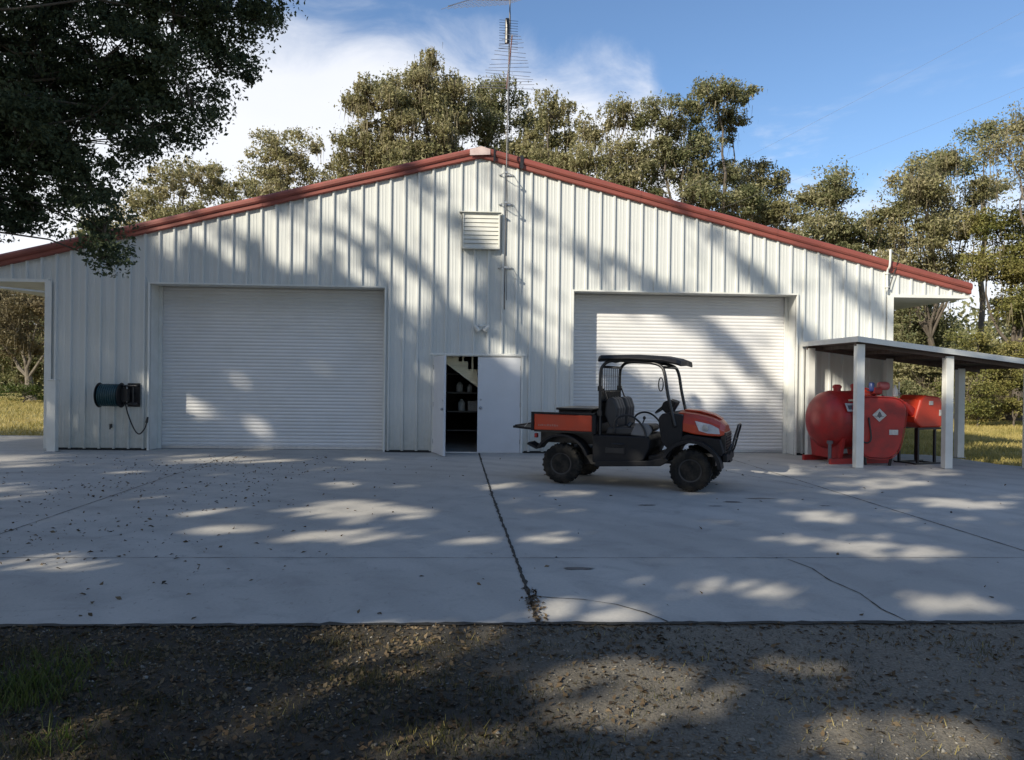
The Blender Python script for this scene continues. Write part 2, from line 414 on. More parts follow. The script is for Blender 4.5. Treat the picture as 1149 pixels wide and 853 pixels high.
# lap joints (thin collars) on the rake trim
for x in (-7.6,-4.55,-1.5,3.6,6.65,9.45):
    rings = [[(xx, y*1.03-.002, zr(xx)+h*1.02-.001) for y, h in prof] for xx in (x-.03, x+.03)]
    MB().loft(rings).build('trim_lap', M['red_trim'], bld)
b = MB(); b.prism([(-.11,zr(-.11)+.075),(.33,zr(.33)+.075+.01),(.33,zr(.33)+.20),(RX,RZ+.215),(-.11,zr(-.11)+.20)], 'y', -.146, -.139)
b.build('ridge_plate', M['ridge_plate'], bld)
MB().box(.40,.44,-.15,.0,zr(.42)-.02,zr(.42)+.24).build('trim_strap', M['blackmetal'], bld)
MB().box(.98,1.05,-.15,.02,zr(1.0)-.02,zr(1.0)+.25).build('trim_strap', M['blackmetal'], bld)
for xa, xb in ((E0, X0), (X1, E1)):
    MB().box(xa+.01, xb-.01, .0, LEN, BZ-.03, BZ-.004).build('soffit', M['soffit'], bld)
    xe = xa if xa < 0 else xb
    MB().box(min(xe, xe+(.03 if xe > 0 else -.03)), max(xe, xe+(.03 if xe > 0 else -.03)), -.03, LEN, BZ-.03, zr(xe)+.1).build('eave_fascia', M['trim'], bld)
# edge flashing under the overhang siding
for xa, xb in ((E0, X0), (X1, E1)): MB().box(xa, xb, -.045, -.004, BZ-.035, BZ+.03).build('overhang_flashing', M['trim'], bld)
# corner trims
for x, s in ((X0, -1), (X1, 1)):
    b = MB(); b.box(x-.07, x+.07, -.048, -.036, .03, BZ if s > 0 else BZ); b.box(x+s*.06, x+s*.072, -.036, .12, .03, BZ-.04)
    b.build('corner_trim', M['trim'], bld)
# dark strips painting in the shadow gap under the siding
for xa, xb in ((X0+.07,-6.91),(-1.87,-.90),(1.14,2.16),(7.21,X1-.07)): MB().box(xa, xb, -.012, .006, .0, .05).build('base_shadow_strip', M['dark'], bld)
# roll-up doors with reveals, trims, guides
for (xa, xb, t) in OPEN[:2]:
    D = .50
    d = thing('roll_up_door', None, None)
    bpy.data.objects.remove(d)
    b = MB(); cur = []
    z = .07; pitch = .076
    while z < t+.35:
        for dz, o in ((0,0),(.010,.005),(.030,.009),(.050,.007),(.066,.0015),(.071,-.0015)): cur.append((z+dz, o))
        z += pitch
    vs = []
    for zz, o in cur: vs += [(xa+.02, D-o, zz), (xb-.02, D-o, zz)]
    b.add(vs, [(2*i, 2*i+1, 2*i+3, 2*i+2) for i in range(len(cur)-1)])
    door = b.build('roll_up_door', M['door_steel'], bld, normals=False)
    MB().box(xa+.06, xb-.06, D-.035, D+.03, .006, .072).build('bottom_bar', M['alu'], door, bevel=.004)
    b = MB(); b.box(xa+.07, xb-.07, D-.02, D+.02, -.0, .006); b.build('door_seal', M['dark'], door)
    for x, s in ((xa, 1), (xb, -1)):
        b = MB(); b.box(min(x, x+s*.075), max(x, x+s*.075), D-.07, D-.022, .0, t+.02); b.build('guide_rail', M['trim'], door, bevel=.003)
    for x, s in ((xa, -1), (xb, 1)):
        b = MB(); b.box(min(x, x+s*.02), max(x, x+s*.02), -.03, D+.08, .004, t)       # reveal face
        b.box(min(x+s*.0, x+s*.035), max(x, x+s*.035), -.048, -.031, .004, t+.03)   # thin edge casing
        b.build('door_jamb', M['trim'], bld, bevel=.003)
    b = MB(); b.box(xa, xb, -.03, D-.08, t-.003, t+.012); b.box(xa, xb, -.046, -.031, t-.004, t+.03); b.build('door_header', M['trim'], bld)
    # housing behind the header
    MB().box(xa-.05, xb+.05, .032, D+.6, t+.36, t+.40).build('coil_box', M['interior'], bld)
# personnel double door
b = MB()
xa, xb, t = OPEN[2]
for x, s in ((xa, -1), (xb, 1)):
    b.box(min(x, x+s*.05), max(x, x+s*.05), -.045, .12, .004, t+.05)
b.box(xa-.0, xb+.0, -.045, .12, t, t+.05)
b.box(xa-.11, xb+.11, -.062, -.046, t+.02, t+.06)
b.build('entry_frame', M['trim'], bld, bevel=.003)
lf = thing('leaf', None, None); bpy.data.objects.remove(lf)
def entry_leaf(x, y, rz, w, flip):
    b = MB(); b.box(0 if not flip else -w, w if not flip else 0, -.022, .022, .012, t-.012)
    o = b.build('entry_door', M['door'], bld, bevel=.004); o.location = (x, y, 0); o.rotation_euler = (0,0,rz)
    hx = (w-.07) if not flip else (-w+.07)
    b = MB(); b.lathe([(.0,-.075),(.022,-.072),(.03,-.055),(.022,-.035),(.012,-.03),(.012,-.022),(.035,-.022),(.035,-.016),(0,-.016)], 'y', 14, (hx, 0, .98))
    b.build('handle', M['galv'], o, smooth=True)
    b = MB(); b.lathe([(.0,-.032),(.022,-.03),(.024,-.018),(0,-.018)], 'y', 12, (hx, 0, 1.16)); b.build('deadbolt', M['galv'], o)
    for zz in (.25, 1.05, 1.85):
        MB().lathe([(0,-.05),(.009,-.05),(.009,.05),(0,.05)], 'z', 8, (.005 if not flip else -.005, -.028, zz)).build('hinge', M['galv'], o)
    return o
entry_leaf(xb-.005, -.005, 0, .935, True)
o = entry_leaf(xa+.005, -.03, R(-74), .93, False); o['label'] = 'left entry door swung open outward'
# interior threshold
MB().box(xa, xb, -.03, .12, .0, .022).build('threshold', M['alu'], bld)
# gable louvre vent
v = MB(); x0, x1, z0, z1 = -.25, .56, 4.42, 5.20
v.box(x0, x0+.035, -.15, -.03, z0, z1); v.box(x1-.035, x1, -.15, -.03, z0, z1); v.box(x0+.035, x1-.035, -.15, -.03, z0, z0+.03); v.box(x0+.035, x1-.035, -.15, -.03, z1-.03, z1)
v.box(x0+.035, x1-.035, -.045, -.036, z0+.03, z1-.03)
vo = v.build('gable_vent', M['vent'], bld, bevel=.004)
v = MB(); n = 8
for k in range(n):
    zz = z0+.03+(z1-z0-.06)*k/n; hh = (z1-z0-.06)/n
    v.add([(x0+.035,-.138,zz+.004),(x1-.035,-.138,zz+.004),(x1-.035,-.122,zz+hh*1.0),(x0+.035,-.122,zz+hh*1.0),
           (x0+.035,-.143,zz+.002),(x1-.035,-.143,zz+.002),(x1-.035,-.116,zz+hh*.98),(x0+.035,-.116,zz+hh*.98)],
          [(0,1,2,3),(4,7,6,5),(0,4,5,1),(3,2,6,7)])
v.build('louver', M['vent'], vo)
MB().box(x0-.07, x1+.03, -.19, -.032, z1+.001, z1+.018).build('vent_hood', M['vent'], vo)
# conduit riser at the right corner
c = MB(); c.tube(smooth_curve([(9.20,-.075,3.66),(9.20,-.075,4.1),(9.20,-.17,4.22),(9.20,-.19,4.5),(9.24,-.12,4.58),(9.32,-.05,4.55)], 5), .024, 10)
for zz in (3.75, 4.05): c.box(9.16, 9.24, -.10, -.045, zz, zz+.025)
c.build('conduit', M['trim'], bld, smooth=True)
c = MB(); c.tube(smooth_curve([(9.33,-.06,4.54),(9.40,-.17,4.42),(9.37,-.12,4.2),(9.30,-.09,3.95),(9.24,-.09,3.72)], 6), .011, 6); c.build('service_cable', M['blackmetal'], bld, smooth=True)
# brace pipe under the left overhang
c = MB(); c.tube([(-10.9,-.02,3.50),(-9.03,.02,3.34)], .022, 8); c.build('brace_pipe', M['trim'], bld, smooth=True)

# small things inside the doorway
st = thing('wooden_staircase', 'pale wooden staircase seen through the open entry door', 'staircase', (0,.34,0))
# stringer descends to the right
b = MB(); n = 9; run, rise = .21, .175; pts = []
xs0, zs0 = -1.15, 2.66
top = []
for k in range(n):
    top += [(xs0+k*run, zs0-k*rise), (xs0+(k+1)*run, zs0-k*rise)]
top.append((xs0+n*run, zs0-n*rise))
bot = [(xs0+n*run, zs0-n*rise-.12), (xs0, zs0-.30)]
for y in (0, .85):
    b = MB(); b.prism(top+bot, 'y', y, y+.045); b.build('stringer', M['wood'], st)
for k in range(n):
    MB().box(xs0+k*run-.02, xs0+(k+1)*run, -.02, .92, zs0-k*rise+.003, zs0-k*rise+.033).build('tread', M['wood'], st)
for k in range(2):
    xx = xs0+.3+k*1.3
    MB().box(xx-.03, xx+.03, .05, .11, -.0, zs0-(xx-xs0)/run*rise-.28 if k < 1 else .9).build('post', M['wood'], st)
b = MB()
for k in range(9):
    xx = xs0+.1+k*run; zz = zs0-k*rise; b.box(xx-.018, xx+.018, -.045, -.012, zz-.1, zz+.75)
b.build('baluster', M['wood'], st)
sh = thing('shelf_rack', 'dark steel shelf rack standing inside the open entry door', 'shelf', (.0,1.75,0))
for zz in (.35, .8, 1.25, 1.7): MB().box(-1.0, .8, 0, .5, zz, zz+.03).build('shelf', M['blackmetal'], sh)
for xx in (-1.0, .76):
    for yy in (0, .46): MB().box(xx, xx+.04, yy, yy+.04, 0, 1.9).build('upright', M['blackmetal'], sh)
def jug(x, y, z, s, label, mat):
    b = MB(); b.lathe([(0,0),(.07,0),(.08,.02),(.08,.16),(.07,.19),(.03,.22),(.028,.25),(0,.25)], 'z', 14)
    o = b.build('jug', mat, smooth=True); o.location = (x,y,z); o.scale = (s,s,s)
    return tag(o, label, 'jug', 'jugs on the shelf inside the shed')
jug(-.30, 1.87, 1.28, 1.0, 'white plastic jug on the upper shelf behind the entry door', M['jug'])
jug(-.06, 1.85, 1.28, .8, 'small white jug right of the larger jug on the upper shelf', M['jug'])
jug(-.25, 1.87, .83, 1.1, 'white jug on the lower shelf behind the entry door', M['jug'])
b = MB(); b.box(0,.3,0,.3,0,.24); b.box(-.01,.31,-.01,.31,.2,.215)
tag(b.build('cardboard_box', M['label'], bevel=.01, loc=(-.1,1.77,.83)), 'pale box beside the jug on the lower shelf inside', 'box')

# ------------------------------------------------------------------ white post at the left corner
p = thing('corner_post', 'white square guard post at the left corner of the building', 'post', (-8.66,-.42,0))
MB().box(-.09,.09,-.07,.07,.0,1.47).build('post_shaft', M['trim'], p, bevel=.01)
MB().box(-.10,.10,-.08,.08,1.47,1.50).build('post_cap', M['trim'], p, bevel=.006)
MB().box(-.12,.12,-.10,.10,.002,.014).build('base_plate', M['galv'], p)

# ------------------------------------------------------------------ hose reel
h = thing('hose_reel', 'teal hose wound on a black wall-mounted reel left of the left roll-up door', 'hose reel', (-7.45,-.035,1.18))
b = MB()
for x in (-.33, .12): b.lathe([(0,x),(.25,x),(.262,x+.008),(.25,x+.016),(0,x+.016)], 'x', 28, (0,-.27,0))
b.lathe([(.0,-.33),(.09,-.33),(.09,.13),(0,.13)], 'x', 16, (0,-.27,0))
b.build('drum', M['blackmetal'], h)
b = MB(); hp = []
turns = 9; 
for lay, rr in ((0,.17),(1,.215)):
    for i in range(turns*16+1):
        a = 2*math.pi*i/16; u = i/(turns*16); u = u if lay == 0 else 1-u
        hp.append((-.30+.40*u, -.27+rr*math.cos(a), rr*math.sin(a)))
b.tube(hp, .024, 6); b.build('hose', M['teal'], h, smooth=True)
b = MB()
for x in (.17, .36):
    b.tube([(x,-.0,-.19),(x,-.27,-.19),(x,-.27,.20),(x,-.0,.20)], .017, 8)
b.tube([(.10,-.27,.20),(.45,-.30,.20)], .02, 8); b.tube([(.10,-.27,-.17),(.45,-.30,-.17)], .02, 8); b.box(.14,.27,-.33,-.2,-.13,.13); b.box(.14,.40,-.012,.0,-.25,.25)
b.build('frame', M['blackmetal'], h)
b = MB(); b.tube(smooth_curve([(.22,-.30,-.18),(.24,-.2,-.42),(.33,-.12,-.72),(.43,-.10,-.82),(.54,-.10,-.70),(.58,-.10,-.56)], 6), .014, 8); b.build('hose_tail', M['blackmetal'], h, smooth=True)
b = MB(); b.tube([(.575,-.10,-.58),(.60,-.10,-.46)], [.03,.02], 8); b.build('nozzle', M['blackmetal'], h)
o = thing('hose_bib', 'small dark tap on the wall below the hose reel', 'tap', (-7.64,-.012,.52))
b = MB(); b.lathe([(0,0),(.045,0),(.045,-.02),(.018,-.03),(.018,-.10),(0,-.10)], 'y', 14); b.build('flange', M['blackmetal'], o)
MB().tube([(0,-.085,0),(0,-.10,-.07)], .014, 8).build('spout', M['blackmetal'], o)
MB().lathe([(0,.03),(.035,.03),(.035,.042),(0,.042)], 'z', 10, (0,-.07,0)).build('wheel_handle', M['blackmetal'], o)

# ------------------------------------------------------------------ twin floodlight over the entry
fl = thing('flood_light', 'twin-headed white floodlight mounted above the entry doors', 'lamp', (.19,-.012,2.74))
b = MB(); b.lathe([(0,0),(.065,0),(.06,-.035),(0,-.04)], 'y', 18); b.build('backplate', M['trim'], fl)
for s in (-1, 1):
    m = Matrix.Translation((s*.12,-.12,-.02)) @ Matrix.Rotation(s*R(38), 4, 'Y') @ Matrix.Rotation(R(25), 4, 'X')
    b = MB(); q = MB(); q.lathe([(0,-.09),(.06,-.09),(.058,-.07),(.035,.03),(.02,.06),(0,.06)], 'z', 16); b.add([m @ Vector(x) for x in q.v], q.f)
    b.build('lamp_head', M['trim'], fl, smooth=True)
    MB().tube([(0,-.035,0),(s*.06,-.09,.03),(s*.10,-.12,.03)], .012, 8).build('arm', M['trim'], fl)

# ------------------------------------------------------------------ antenna mast
an = thing('antenna_mast', 'tall slim television antenna mast bracketed to the gable', 'antenna', (.68,-.36,0))
MB().tube([(-.015,0,3.1),(0,0,6.6),(.03,0,9.9)], .0145, 10).build('mast_pole', M['mast'], an, smooth=True)
for z in (6.02, 5.38, 4.0):
    b = MB(); b.tube([(-.14,.34,z+.03),(-.02,-.02,z)], .009, 6); b.tube([(.16,.34,z+.03),(.0,-.02,z)], .009, 6); b.box(-.035,.03,-.028,.028,z-.02,z+.02); b.box(-.15,.17,.332,.345,z+.015,z+.045)
    b.build('wall_bracket', M['galv'], an)
def yagi(zc, tilt, n, ln0, ln1, half, nm):
    d = Vector((0, -math.cos(tilt), math.sin(tilt))); b = MB(); c0 = Vector((.02,-.05,zc))
    b.tube([c0-d*half, c0+d*half], .014, 8); bo = b.build('boom', M['alu'], an)
    e = MB()
    for k in range(n):
        u = k/(n-1); p = c0+d*half*(2*u-1); l = ln0+(ln1-ln0)*u; l *= 1+.05*math.sin(k*2.7)
        dr = .03*math.sin(k*5.1)
        e.tube([p+Vector((-l/2,0,dr-.0)), p+Vector((l/2,0,-dr))], .0055, 5)
    e.build('elements', M['alu'], bo)
yagi(8.32, R(2), 15, 1.30, .34, 1.30, 0)
# stacked uhf panel with short directors, higher up
b = MB(); b.tube([(-.03,-.12,8.72),(-.03,-.12,9.24)], [.05,.045], 10); b.build('rotor_housing', M['blackmetal'], an)
e = MB()
for k in range(12): z = 8.6+k*.055; e.tube([(-.20,-.14,z),(.20,-.10,z)], .0045, 5)
e.build('reflector_bars', M['blackmetal'], an)
b = MB(); b.tube([(-1.22,-1.7,8.72),(-.80,-1.0,9.2),(.02,.05,9.72),(.5,.7,10.1)], .014, 8); bo = b.build('boom', M['alu'], an)
e = MB()
for k in range(12):
    u = k/11; p = Vector((-1.15,-1.6,8.78)).lerp(Vector((.45,.6,10.05)), u); l = .55+.75*u
    e.tube([p-Vector((.80,-.60,0))*l*.5, p+Vector((.80,-.60,0))*l*.5], .005, 5)
e.build('elements', M['alu'], bo)
MB().tube(smooth_curve([(.03,-.02,9.6),(.06,.0,8.6),(.03,.01,8.0),(.035,0,7.0),(.03,.02,5.6),(.03,.05,3.3)], 6), .006, 5).build('coax_cable', M['blackmetal'], an)

# ------------------------------------------------------------------ overhead wires
for (a, z0, b_, z1, lb) in [((10.0,6),7.95,(22,6),16.0,'thin dark overhead wire crossing the sky, the upper of two'), ((12.6,6),9.0,(24,6),13.9,'thin dark overhead wire crossing the sky, the lower of two')]:
    P = []
    A = Vector((a[0]-14, a[1]+20, z0-3.5)); B = Vector((b_[0], b_[1], z1))
    for k in range(25):
        u = k/24; p = A.lerp(B, u); p.z -= 1.2*4*u*(1-u)*.35; P.append(p)
    tag(MB().tube(P, .0035, 5).build('power_line', M['mast']), lb, 'wire', 'overhead wires')

M['brown'] = paint('brown_underside_shade', (.11,.078,.062), (.06,.045,.038), .8, dscale=5, damt=.8, stretch=(.3,3,1))  # brown puts the shade under the carport roof into the colour
# ------------------------------------------------------------------ carport
cp = thing('carport', 'small white flat-roofed carport sheltering the red tanks at the right corner', 'carport', (7.3,-2.5,0))
def zc(x): return 2.44-.118*(x)       # local x from left edge
Wc, Dc = 3.95, 2.30
b = MB(); rings = []
P = [(k*.1, (.018 if k % 3 == 0 else 0)) for k in range(int(Wc/.1)+1)]
vs = []
for x, hh in P: vs += [(x, -.10, zc(x)+.05+hh), (x, Dc+.10, zc(x)+.05+hh)]
for x, hh in P: vs += [(x, -.10, zc(x)+.03+hh), (x, Dc+.10, zc(x)+.03+hh)]
n = len(P); fs = [(2*i, 2*i+2, 2*i+3, 2*i+1) for i in range(n-1)] + [(2*n+2*i, 2*n+2*i+1, 2*n+2*i+3, 2*n+2*i+2) for i in range(n-1)]
fs += [(2*i, 2*n+2*i, 2*n+2*i+2, 2*i+2) for i in range(n-1)]
b.add(vs, fs); b.build('roof_panel', M['trim'], cp)
for y0, y1 in ((-.13,-.10),(Dc+.10,Dc+.13)):
    b = MB(); b.add([(x, y, z) for x, za, zb in ((-.03, zc(0)-.03, zc(0)+.075), (Wc, zc(Wc)-.03, zc(Wc)+.075)) for y in (y0, y1) for z in (za, zb)],
        [(0,1,3,2),(4,6,7,5),(0,4,5,1),(2,3,7,6),(0,2,6,4),(1,5,7,3)]); b.build('fascia', M['trim'], cp, bevel=.004)
MB().box(-.03,.0,-.10,Dc+.10,zc(0)-.03,zc(0)+.075).build('fascia', M['trim'], cp, bevel=.004)
for y in (.02, Dc-.12):
    b = MB(); b.add([(x, yy, z) for x in (0.01, Wc-.05) for yy in (y, y+.08) for z in (zc(x)-.10, zc(x)+.003)],
        [(0,1,3,2),(4,6,7,5),(0,4,5,1),(2,3,7,6),(0,2,6,4),(1,5,7,3)]); b.build('beam', M['brown'], cp)
b = MB(); b.add([(x, yy, z) for x in (0.005, Wc-.02) for yy in (-.095, Dc+.095) for z in (zc(x)+.006, zc(x)+.026)],
    [(0,1,3,2),(4,6,7,5),(0,4,5,1),(2,3,7,6),(0,2,6,4),(1,5,7,3)]); b.build('shade_board', M['brown'], cp)  # added board: darkens the roof underside and cuts bounced light
for i in range(5):
    x = .35+i*.8; MB().box(x, x+.05, .10, Dc-.12, zc(x)-.07, zc(x)+.0).build('purlin', M['brown'], cp)
for x in (.09, 1.84, 3.47):
    for y in (.05, Dc-.08):
        b = MB(); b.box(x-.075, x+.075, y-.075, y+.075, .012, zc(x)-.06); po = b.build('post', M['trim'], cp, bevel=.008)
        MB().box(x-.10, x+.10, y-.10, y+.10, .0, .012).build('base_plate', M['galv'], po)

# ------------------------------------------------------------------ tanks
def rot_z(a): return Matrix.Rotation(a, 4, 'Z')
ta = thing('fuel_tank', 'round red steel fuel tank lying on a skid, nearest the building wall', 'tank', (7.72,-1.25,0), R(14))
b = MB(); r = .60; prof = [(0,-.74),(.2,-.725),(.38,-.68),(.50,-.60),(.575,-.50),(.60,-.38),(.60,.60),(.575,.72),(.45,.82),(.2,.87),(0,.88)]
b.lathe(prof, 'x', 40, (0,0,.86)); b.build('tank_shell', M['tank_red'], ta, smooth=True)
b = MB()
for x in (-.37, .1, .58): b.lathe([(.598,x-.008),(.607,x),(.598,x+.008)], 'x', 40, (0,0,.86))
b.build('weld_band', M['tank_red'], ta, smooth=True)
for x in (-.48, .42):
    b = MB(); b.prism([(-.42,.10),(.42,.10),(.50,.52),(.36,.42),(.0,.32),(-.36,.42),(-.50,.52)], 'x', x, x+.07); b.build('saddle', M['tank_red'], ta)
for y in (-.44, .38): MB().box(-.70,.75,y,y+.07,.0,.11).build('skid_rail', M['tank_red'], ta)
b = MB(); b.tube([(-.62,-.30,.03),(-.62,-.30,.42)], .035, 10); b.lathe([(0,.40),(.06,.40),(.06,.46),(0,.46)], 'z', 12, (-.62,-.30,0)); b.build('drain_pipe', M['label_dark'], ta)
b = MB(); m = Matrix.Translation((-.36,-.50,1.10)) @ Matrix.Rotation(R(-28), 4, 'X'); b.box(-.11,.11,-.092,-.088,-.09,.09,m); b.build('label_plate', M['label'], ta)
b = MB(); b.box(-.07,.07,-.0975,-.093,-.05,.04,m); b.build('label_print', M['label_dark'], ta)
for x, hh in ((-.22,.12),(.22,.14)):
    b = MB(); b.lathe([(0,0),(.075,0),(.075,hh*.6),(.09,hh*.6),(.09,hh),(.05,hh+.03),(0,hh+.03)], 'z', 16, (x,0,1.44)); b.build('filler_cap', M['tank_red'], ta)
b = MB(); b.tube(smooth_curve([(-.30,-.44,1.27),(-.05,-.47,1.28),(.2,-.48,1.30),(.5,-.42,1.38)], 5), .022, 8); b.build('filler_hose', M['wood'], ta)
# flat-ended oval tank
tb = thing('oval_tank', 'dark red oval upright tank with a pale diamond placard on its end', 'tank', (8.14,-1.62,0), R(-17))
w, hgt = .46, 1.22; poly = []
for k in range(28):
    a = 2*math.pi*k/28; ex = 2/3.6
    cx, sx = math.cos(a), math.sin(a)
    px_ = w*math.copysign(abs(cx)**ex, cx); pz_ = hgt/2*math.copysign(abs(sx)**ex, sx)
    px_ *= 1+.20*(pz_/(hgt/2))      # wider at the shoulder, narrower at the foot
    poly.append((px_, pz_+.14+hgt/2))
c0 = .14+hgt/2
MB().tube(smooth_curve([(-.18,-.30,1.36),(-.36,-.50,1.22),(-.38,-.54,.80),(-.30,-.54,.48),(-.16,-.53,.52),(-.20,-.50,.95)], 6), .016, 8).build('delivery_hose', M['blackmetal'], tb, smooth=True)
MB().box(.18,.34,-.4815,-.476,.62,.72).build('data_plate', M['label'], tb)
rings = [[(x*s, y, c0+(z-c0)*s) for x, z in poly] for y, s in ((-.46,.965),(-.44,.99),(-.41,1),(.40,1),(.44,.98),(.46,.95))]
MB().loft(rings).build('tank_shell', M['tank_red'], tb, bevel=0)
b = MB(); rr = [[(x*s, y, c0+(z-c0)*s) for x, z in poly] for y, s in ((-.475,1.0),(-.475,1.022),(-.455,1.022),(-.455,1.0))]
b.loft(rr, cap=False); b.build('rim_band', M['tank_red'], tb)
for x in (-.27,.27):
    for y in (-.35,.33): MB().tube([(x*.8,y,.0),(x,y,.30)], .03, 8).build('leg', M['blackmetal'], tb)
b = MB(); b.prism([(-.13,1.0),(0,.87),(.13,1.0),(0,1.13)], 'y', -.481, -.463); b.build('diamond_placard', M['label'], tb)
b = MB(); b.prism([(-.045,.985),(0,.94),(.045,.985),(.02,1.05),(0,1.075),(-.02,1.05)], 'y', -.484, -.4815); b.box(-.085,.085,-.484,-.4815,.972,.980); b.build('placard_print', M['label_dark'], tb)
# square tank on a black stand
tcn = thing('square_tank', 'bright orange-red boxy tank raised on a black leg stand', 'tank', (9.14,-1.45,0), R(20))
b = MB(); b.prism([(-.40,.86),(-.22,.74),(.34,.74),(.40,.80),(.36,1.30),(.30,1.36),(-.12,1.40),(-.24,1.30)], 'y', -.27, .30); b.build('tank_body', M['tank_orange'], tcn, bevel=.035)
b = MB(); b.prism([(-.60,1.22),(-.56,1.27),(-.24,1.10),(-.20,.93),(-.27,.88)], 'y', -.20, .12); b.build('side_chute', M['tank_red'], tcn, bevel=.02)
b = MB(); b.box(-.02,.09,-.283,-.274,1.20,1.28); b.box(.27,.35,-.283,-.274,.98,1.10); b.build('label_plate', M['label'], tcn)
for x in (-.26,.22):
    for y in (-.22,.22): MB().box(x-.022,x+.022,y-.022,y+.022,.02,.74).build('leg', M['blackmetal'], tcn)
b = MB(); b.box(-.30,.36,-.26,-.20,.70,.742); b.box(-.30,.36,.20,.26,.70,.742); b.box(-.36,.42,-.26,-.20,.0,.03); b.box(-.36,.42,.20,.26,.0,.03); b.box(-.30,-.24,-.20,.20,.0,.03); b.box(.2,.26,-.2,.2,.0,.03)
b.build('stand_frame', M['blackmetal'], tcn)
# pump, filter, bottle on top of the oval tank
pm = thing('fuel_pump', 'red and blue transfer pump standing on top of the oval tank', 'pump', (8.20,-1.55,1.36))
b = MB(); b.lathe([(0,-.10),(.075,-.10),(.085,-.07),(.085,.07),(.075,.10),(0,.10)], 'x', 16, (.15,0,.21)); b.build('motor', M['pink'], pm, smooth=True)
b = MB(); b.box(-.09,.10,-.07,.07,.05,.18); b.tube([(0,0,-.02),(0,0,.08)], .03, 8); b.build('pump_body', M['tank_red'], pm, bevel=.015)
b = MB(); b.lathe([(0,0),(.05,0),(.055,.02),(.055,.16),(.04,.18),(0,.18)], 'z', 16, (-.10,-.02,.10)); b.build('filter', M['blue'], pm, smooth=True)
b = MB(); b.tube(smooth_curve([(-.08,0,.12),(-.3,-.02,.16),(-.46,-.05,.02),(-.36,-.15,-.02),(-.1,-.2,.0)], 6), .016, 8); b.build('hose', M['tank_red'], pm, smooth=True)
b = MB(); b.tube([(.48,0,-.03),(.48,0,.30)], .012, 8); b.tube([(.40,0,.06),(.52,0,.06)], .02, 8); b.build('vent_pipe', M['galv'], pm)
b = MB(); b.lathe([(0,0),(.048,0),(.052,.015),(.05,.14),(.022,.19),(.022,.23),(0,.23)], 'z', 16)
tag(b.build('bottle', M['jug'], smooth=True, loc=(8.54,-1.66,1.362)), 'slim white bottle standing on the oval tank beside the pump', 'bottle')
b = MB(); b.lathe([(0,0),(.10,0),(.11,.02),(.10,.09),(.04,.12),(.03,.14),(0,.14)], 'z', 16)
tag(b.build('red_can', M['tank_orange'], smooth=True, loc=(7.93,-1.62,1.358)), 'small red can on the left edge of the oval tank top', 'can')

# ------------------------------------------------------------------ utility vehicle
uv = thing('utility_vehicle', 'orange and black open utility vehicle with cargo bed parked on the concrete', 'utility vehicle', (2.65,-4.71,0), R(-25))
def part(name, b, mat, bevel=0, smooth=False, parent=None): return b.build(name, mat, parent or uv, bevel=bevel, smooth=smooth)
def wheel(x, y, s):
    w = .125
    b = MB(); b.lathe([(0,-.05),(.07,-.06),(.08,-.03),(.09,.03),(0,.03)], 'y', 16)
    hub = b.build('wheel', M['rim'], uv); hub.location = (x, y, .318); hub.scale = (1, s, 1)
    b = MB(); pr_ = [(.165,-w*.82),(.19,-w*.98),(.235,-w*1.06),(.275,-w*1.0),(.298,-w*.80),(.303,-w*.4),(.304,0),(.303,w*.4),(.298,w*.80),(.275,w*1.0),(.235,w*1.06),(.19,w*.98),(.165,w*.82)]
    b.lathe(pr_, 'y', 40)
    for k in range(22):
        for side in (-1, 1):
            a = 2*math.pi*(k+(.5 if side > 0 else 0))/22; m = Matrix.Rotation(a, 4, 'Y')
            q = MB(); q.add([(-.026,side*.006,.298),(.012,side*.006,.298),(.030,side*w*1.0,.285),(-.010,side*w*1.0,.285),(-.022,side*.006,.318),(.008,side*.006,.318),(.026,side*w*.98,.304),(-.006,side*w*.98,.304),
                        (.030,side*w*1.09,.25),(-.008,side*w*1.09,.25)],
                [(0,1,2,3),(4,7,6,5),(0,4,5,1),(0,3,7,4),(1,5,6,2),(7,9,8,6),(2,6,8),(3,9,7)])
            b.add([m @ Vector(v) for v in q.v], q.f)
    b.build('tyre', M['rubber'], hub)
    b = MB(); b.lathe([(.05,-.035),(.10,-.05),(.13,-.085),(.155,-.105),(.172,-.108),(.172,-.06),(.165,.1),(.15,.1),(.14,.0),(.05,.0)], 'y', 32)
    for k in range(6):
        a = 2*math.pi*k/6; b.lathe([(0,-.062),(.010,-.062),(.010,-.04),(0,-.04)], 'y', 6, (.055*math.cos(a),0,.055*math.sin(a)))
    b.build('rim', M['rim'], hub)
for x in (-1.06, .94):
    wheel(x, -.575, 1); wheel(x, .575, -1)
# chassis
b = MB(); b.box(-1.35,1.25,-.28,.28,.36,.50); b.box(-1.1,-.35,-.36,.36,.30,.55)
for x in (-1.06,.94):
    b.tube([(x,-.5,.318),(x,.5,.318)], .035, 8)
    for s in (-1,1): b.tube([(x+.05,s*.46,.34),(x-.05,s*.36,.66)], .035, 8); b.tube([(x-.18,s*.22,.36),(x,s*.46,.30)], .02, 6); b.tube([(x+.18,s*.22,.36),(x,s*.46,.30)], .02, 6)
part('chassis', b, M['blackmetal'])
